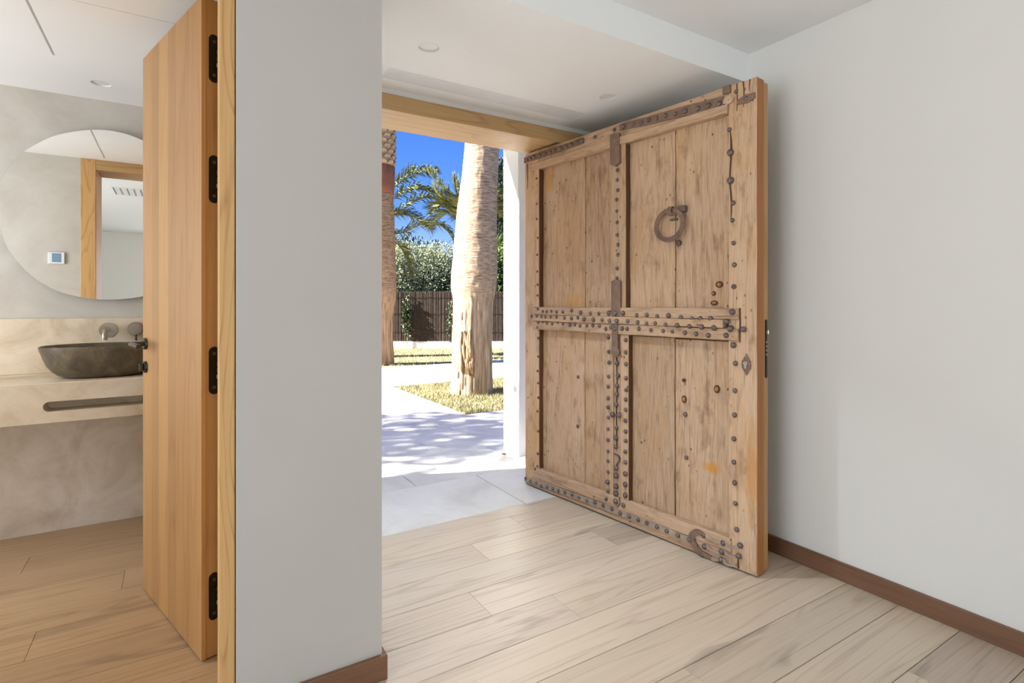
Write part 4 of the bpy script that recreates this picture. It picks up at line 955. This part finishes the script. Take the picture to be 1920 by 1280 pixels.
bush('laurel_bush', 'dark green bush low behind the fence beside the thick trunk', 'bush', (7.25, 15.0, -0.1), 1.35, (0.9, 0.8, 1.0), 6000, 0.11, LEAFD, 23, 'bushes behind the fence')
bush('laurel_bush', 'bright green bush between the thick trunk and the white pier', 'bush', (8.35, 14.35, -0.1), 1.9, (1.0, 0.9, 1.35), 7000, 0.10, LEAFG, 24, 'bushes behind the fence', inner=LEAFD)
bush('laurel_bush', 'broad dark hedge bush farthest behind the olive bushes', 'bush', (6.6, 17.6, -0.1), 2.0, (2.6, 1.0, 1.6), 9000, 0.14, LEAFD, 25, 'bushes behind the fence')
bush('laurel_bush', 'wide green bush left of the olive bushes behind the fence', 'bush', (2.2, 18.4, -0.1), 1.8, (2.2, 1.0, 1.5), 6000, 0.14, LEAFD, 26, 'bushes behind the fence')
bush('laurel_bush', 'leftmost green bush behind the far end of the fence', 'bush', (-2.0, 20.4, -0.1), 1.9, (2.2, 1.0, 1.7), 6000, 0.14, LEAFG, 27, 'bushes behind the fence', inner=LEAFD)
t = tag(empty('cypress_tree', (10.75, 18.1, -0.1)), 'tall dark cypress seen beside the white pier', 'tree')
b = MB(); b.tube([(0, 0, -0.1), (0, 0, 6.6)], [0.16, 0.03], 8); b.build('trunk', BARK, t, 60)
leaves('foliage', t, 16000, (0, 0, 3.7), (0.62, 0.62, 3.6), 0.13, LEAFC, 31, 0.3, 0.4, 1.5)
# spiky agave-like plant beyond the fence
t = tag(empty('yucca_plant', (7.95, 13.75, -0.1)), 'spiky yucca rosette peeking out beside the thick trunk', 'plant')
b = MB(); b.tube([(0, 0, -0.1), (0, 0, 3.0)], [0.09, 0.06], 8); b.build('stem', BARK, t, 60)
rg = random.Random(3)
lm = MB(); lm.add([(0, -0.02, 0), (0, 0.02, 0), (0.3, 0.03, 0.01), (0.3, -0.03, 0.01), (0.62, 0, -0.04), (0.3, 0, -0.012)], [(0, 1, 2, 5), (0, 5, 3), (5, 2, 4), (3, 5, 4)])
lme = lm.mesh('leaf'); lme.materials.append(LEAFG)
for k in range(30):
    o = link('leaf', lme, t, (0, 0, 3.0)); o.rotation_euler = (0, -rg.uniform(-0.3, 1.4), rg.uniform(0, 6.28)); o.scale = [rg.uniform(0.7, 1.1)]*3

# brushwood fence on a low white wall
fd = Vector((8.22-4.6, 12.44-14.68, 0)); fd.normalize()
f0 = Vector((6.4, 13.57, -0.012)) - fd*12.0
F = tag(empty('brushwood_fence', f0, math.atan2(fd.y, fd.x)), 'dark brown brushwood fence on a low white wall at the garden end', 'fence')
b = MB(); b.box(0, 18.0, 0.0, 0.16, -0.1, 0.19); b.build('low_wall', EXT, F)
b = MB(); b.box(0, 18.0, 0.055, 0.075, 0.19, 1.52); b.build('backing_screen', BRUSH, F)
rg = random.Random(77); b = MB()
for k in range(2500):
    x0 = 0.01 + 17.98*k/2500; zt = 1.56 + rg.uniform(-0.02, 0.02); r_ = rg.uniform(0.004, 0.0065); y_ = 0.04 + rg.uniform(-0.008, 0.006)
    b.tube([(x0, y_, 0.19), (x0+rg.uniform(-0.01, 0.01), y_, zt)], r_, 4, False)
tag(b.build('twigs', BRUSH, F), kind='stuff')
for k in range(9):
    b = MB(); b.box(0.9+2*k, 0.94+2*k, 0.085, 0.125, 0.19, 1.5); b.build('post', GUN, F)
for z_ in (0.45, 0.95, 1.4):
    b = MB(); b.box(0, 18, 0.022, 0.027, z_-0.004, z_+0.004); b.build('tie_wire', GUN, F)
# climbing vine on the fence
for (lx, label, n_, hh, sd_) in ((10.80, 'narrow ivy vine climbing the brushwood fence', 420, 1.45, 5), (12.03, 'sparse creeper on the fence left of the thick trunk', 180, 1.3, 6)):
    p_ = f0 + fd*lx; n2 = Vector((fd.y, -fd.x, 0)); q_ = p_ + n2*(0.02)
    t = tag(empty('climbing_vine', (q_.x, q_.y, -0.012), math.atan2(fd.y, fd.x)), label, 'vine')
    b = MB(); b.tube(spline([(0, -0.03, 0), (0.04, -0.02, 0.4), (-0.03, -0.02, 0.9), (0.02, -0.02, hh)], 5), 0.012, 6); b.build('stem', BARK, t, 60)
    leaves('foliage', t, n_, (0, -0.03, hh*0.6), (0.13, 0.04, hh*0.45), 0.07, LEAFD, sd_, 0.1, 0.8)
# the broad-leaved tree left of the path whose dappled shade falls on the terrace
bush('garden_tree', 'leafy garden tree left of the path throwing dappled shade', 'tree', (-2.31, 6.15, -0.13), 3.15, (1.25, 1.25, 1.10), SHADE_LEAVES, 0.13, LEAFG, 91, stems=6, shell=0.15, flat=0.6)
# fallen leaves by the pier
lf = MB(); lf.add([(0, 0, 0.002), (0.012, 0.012, 0.007), (0.034, 0.004, 0.003), (0.014, -0.012, 0.006), (0.016, 0, 0.002)], [(0, 1, 4), (1, 2, 4), (2, 3, 4), (3, 0, 4)])
lfm = lf.mesh('fallen_leaf'); lfm.materials.append(DRY)
for k, (x_, y_, r_, s_, lab) in enumerate(((2.235, 3.765, 0.3, 1.5, 'dry leaf lying at the outer corner of the pier'), (2.262, 3.742, 2.0, 1.3, 'dry leaf touching the foot of the pier'), (2.003, 3.588, 1.0, 0.9, 'small dry leaf alone on the terrace near the pier'))):
    o = link('fallen_leaf', lfm, None, (x_, y_, -0.001)); o.rotation_euler = (0, 0, r_); o.scale = (s_,)*3
    tag(o, lab, 'leaf', 'dry leaves on the terrace')
# soft fixings: window frames of the rooms' own windows
for nm, lab, bars in (('window_1', 'tall window frame in the wall behind the viewer', [((0.2, 0.25), (-4.62, -4.56), (0, 2.2)), ((2.15, 2.2), (-4.62, -4.56), (0, 2.2)), ((0.25, 2.15), (-4.62, -4.56), (2.15, 2.2)), ((1.17, 1.23), (-4.62, -4.56), (0, 2.15))]),
                      ('window_2', 'wide glazed opening frame in the left wall', [((-3.32, -3.26), (-0.7, -0.65), (0, 2.35)), ((-3.32, -3.26), (1.55, 1.6), (0, 2.35)), ((-3.32, -3.26), (-0.65, 1.55), (2.30, 2.35)), ((-3.32, -3.26), (0.42, 0.48), (0, 2.30))]),
                      ('window_3', 'small window frame in the bathroom', [((-2.12, -2.06), (2.5, 2.54), (0.5, 2.05)), ((-2.12, -2.06), (3.36, 3.4), (0.5, 2.05)), ((-2.12, -2.06), (2.54, 3.36), (2.01, 2.05)), ((-2.12, -2.06), (2.54, 3.36), (0.5, 0.54))])):
    t = tag(empty(nm, (bars[0][0][0], bars[0][1][0], 0)), lab, 'window', kind='structure')
    for (xa, xb), (ya, yb), (za, zb) in bars:
        b = MB(); o_ = t.location; b.box(xa-o_.x, xb-o_.x, ya-o_.y, yb-o_.y, za, zb); b.build('window_frame', GUN, t)
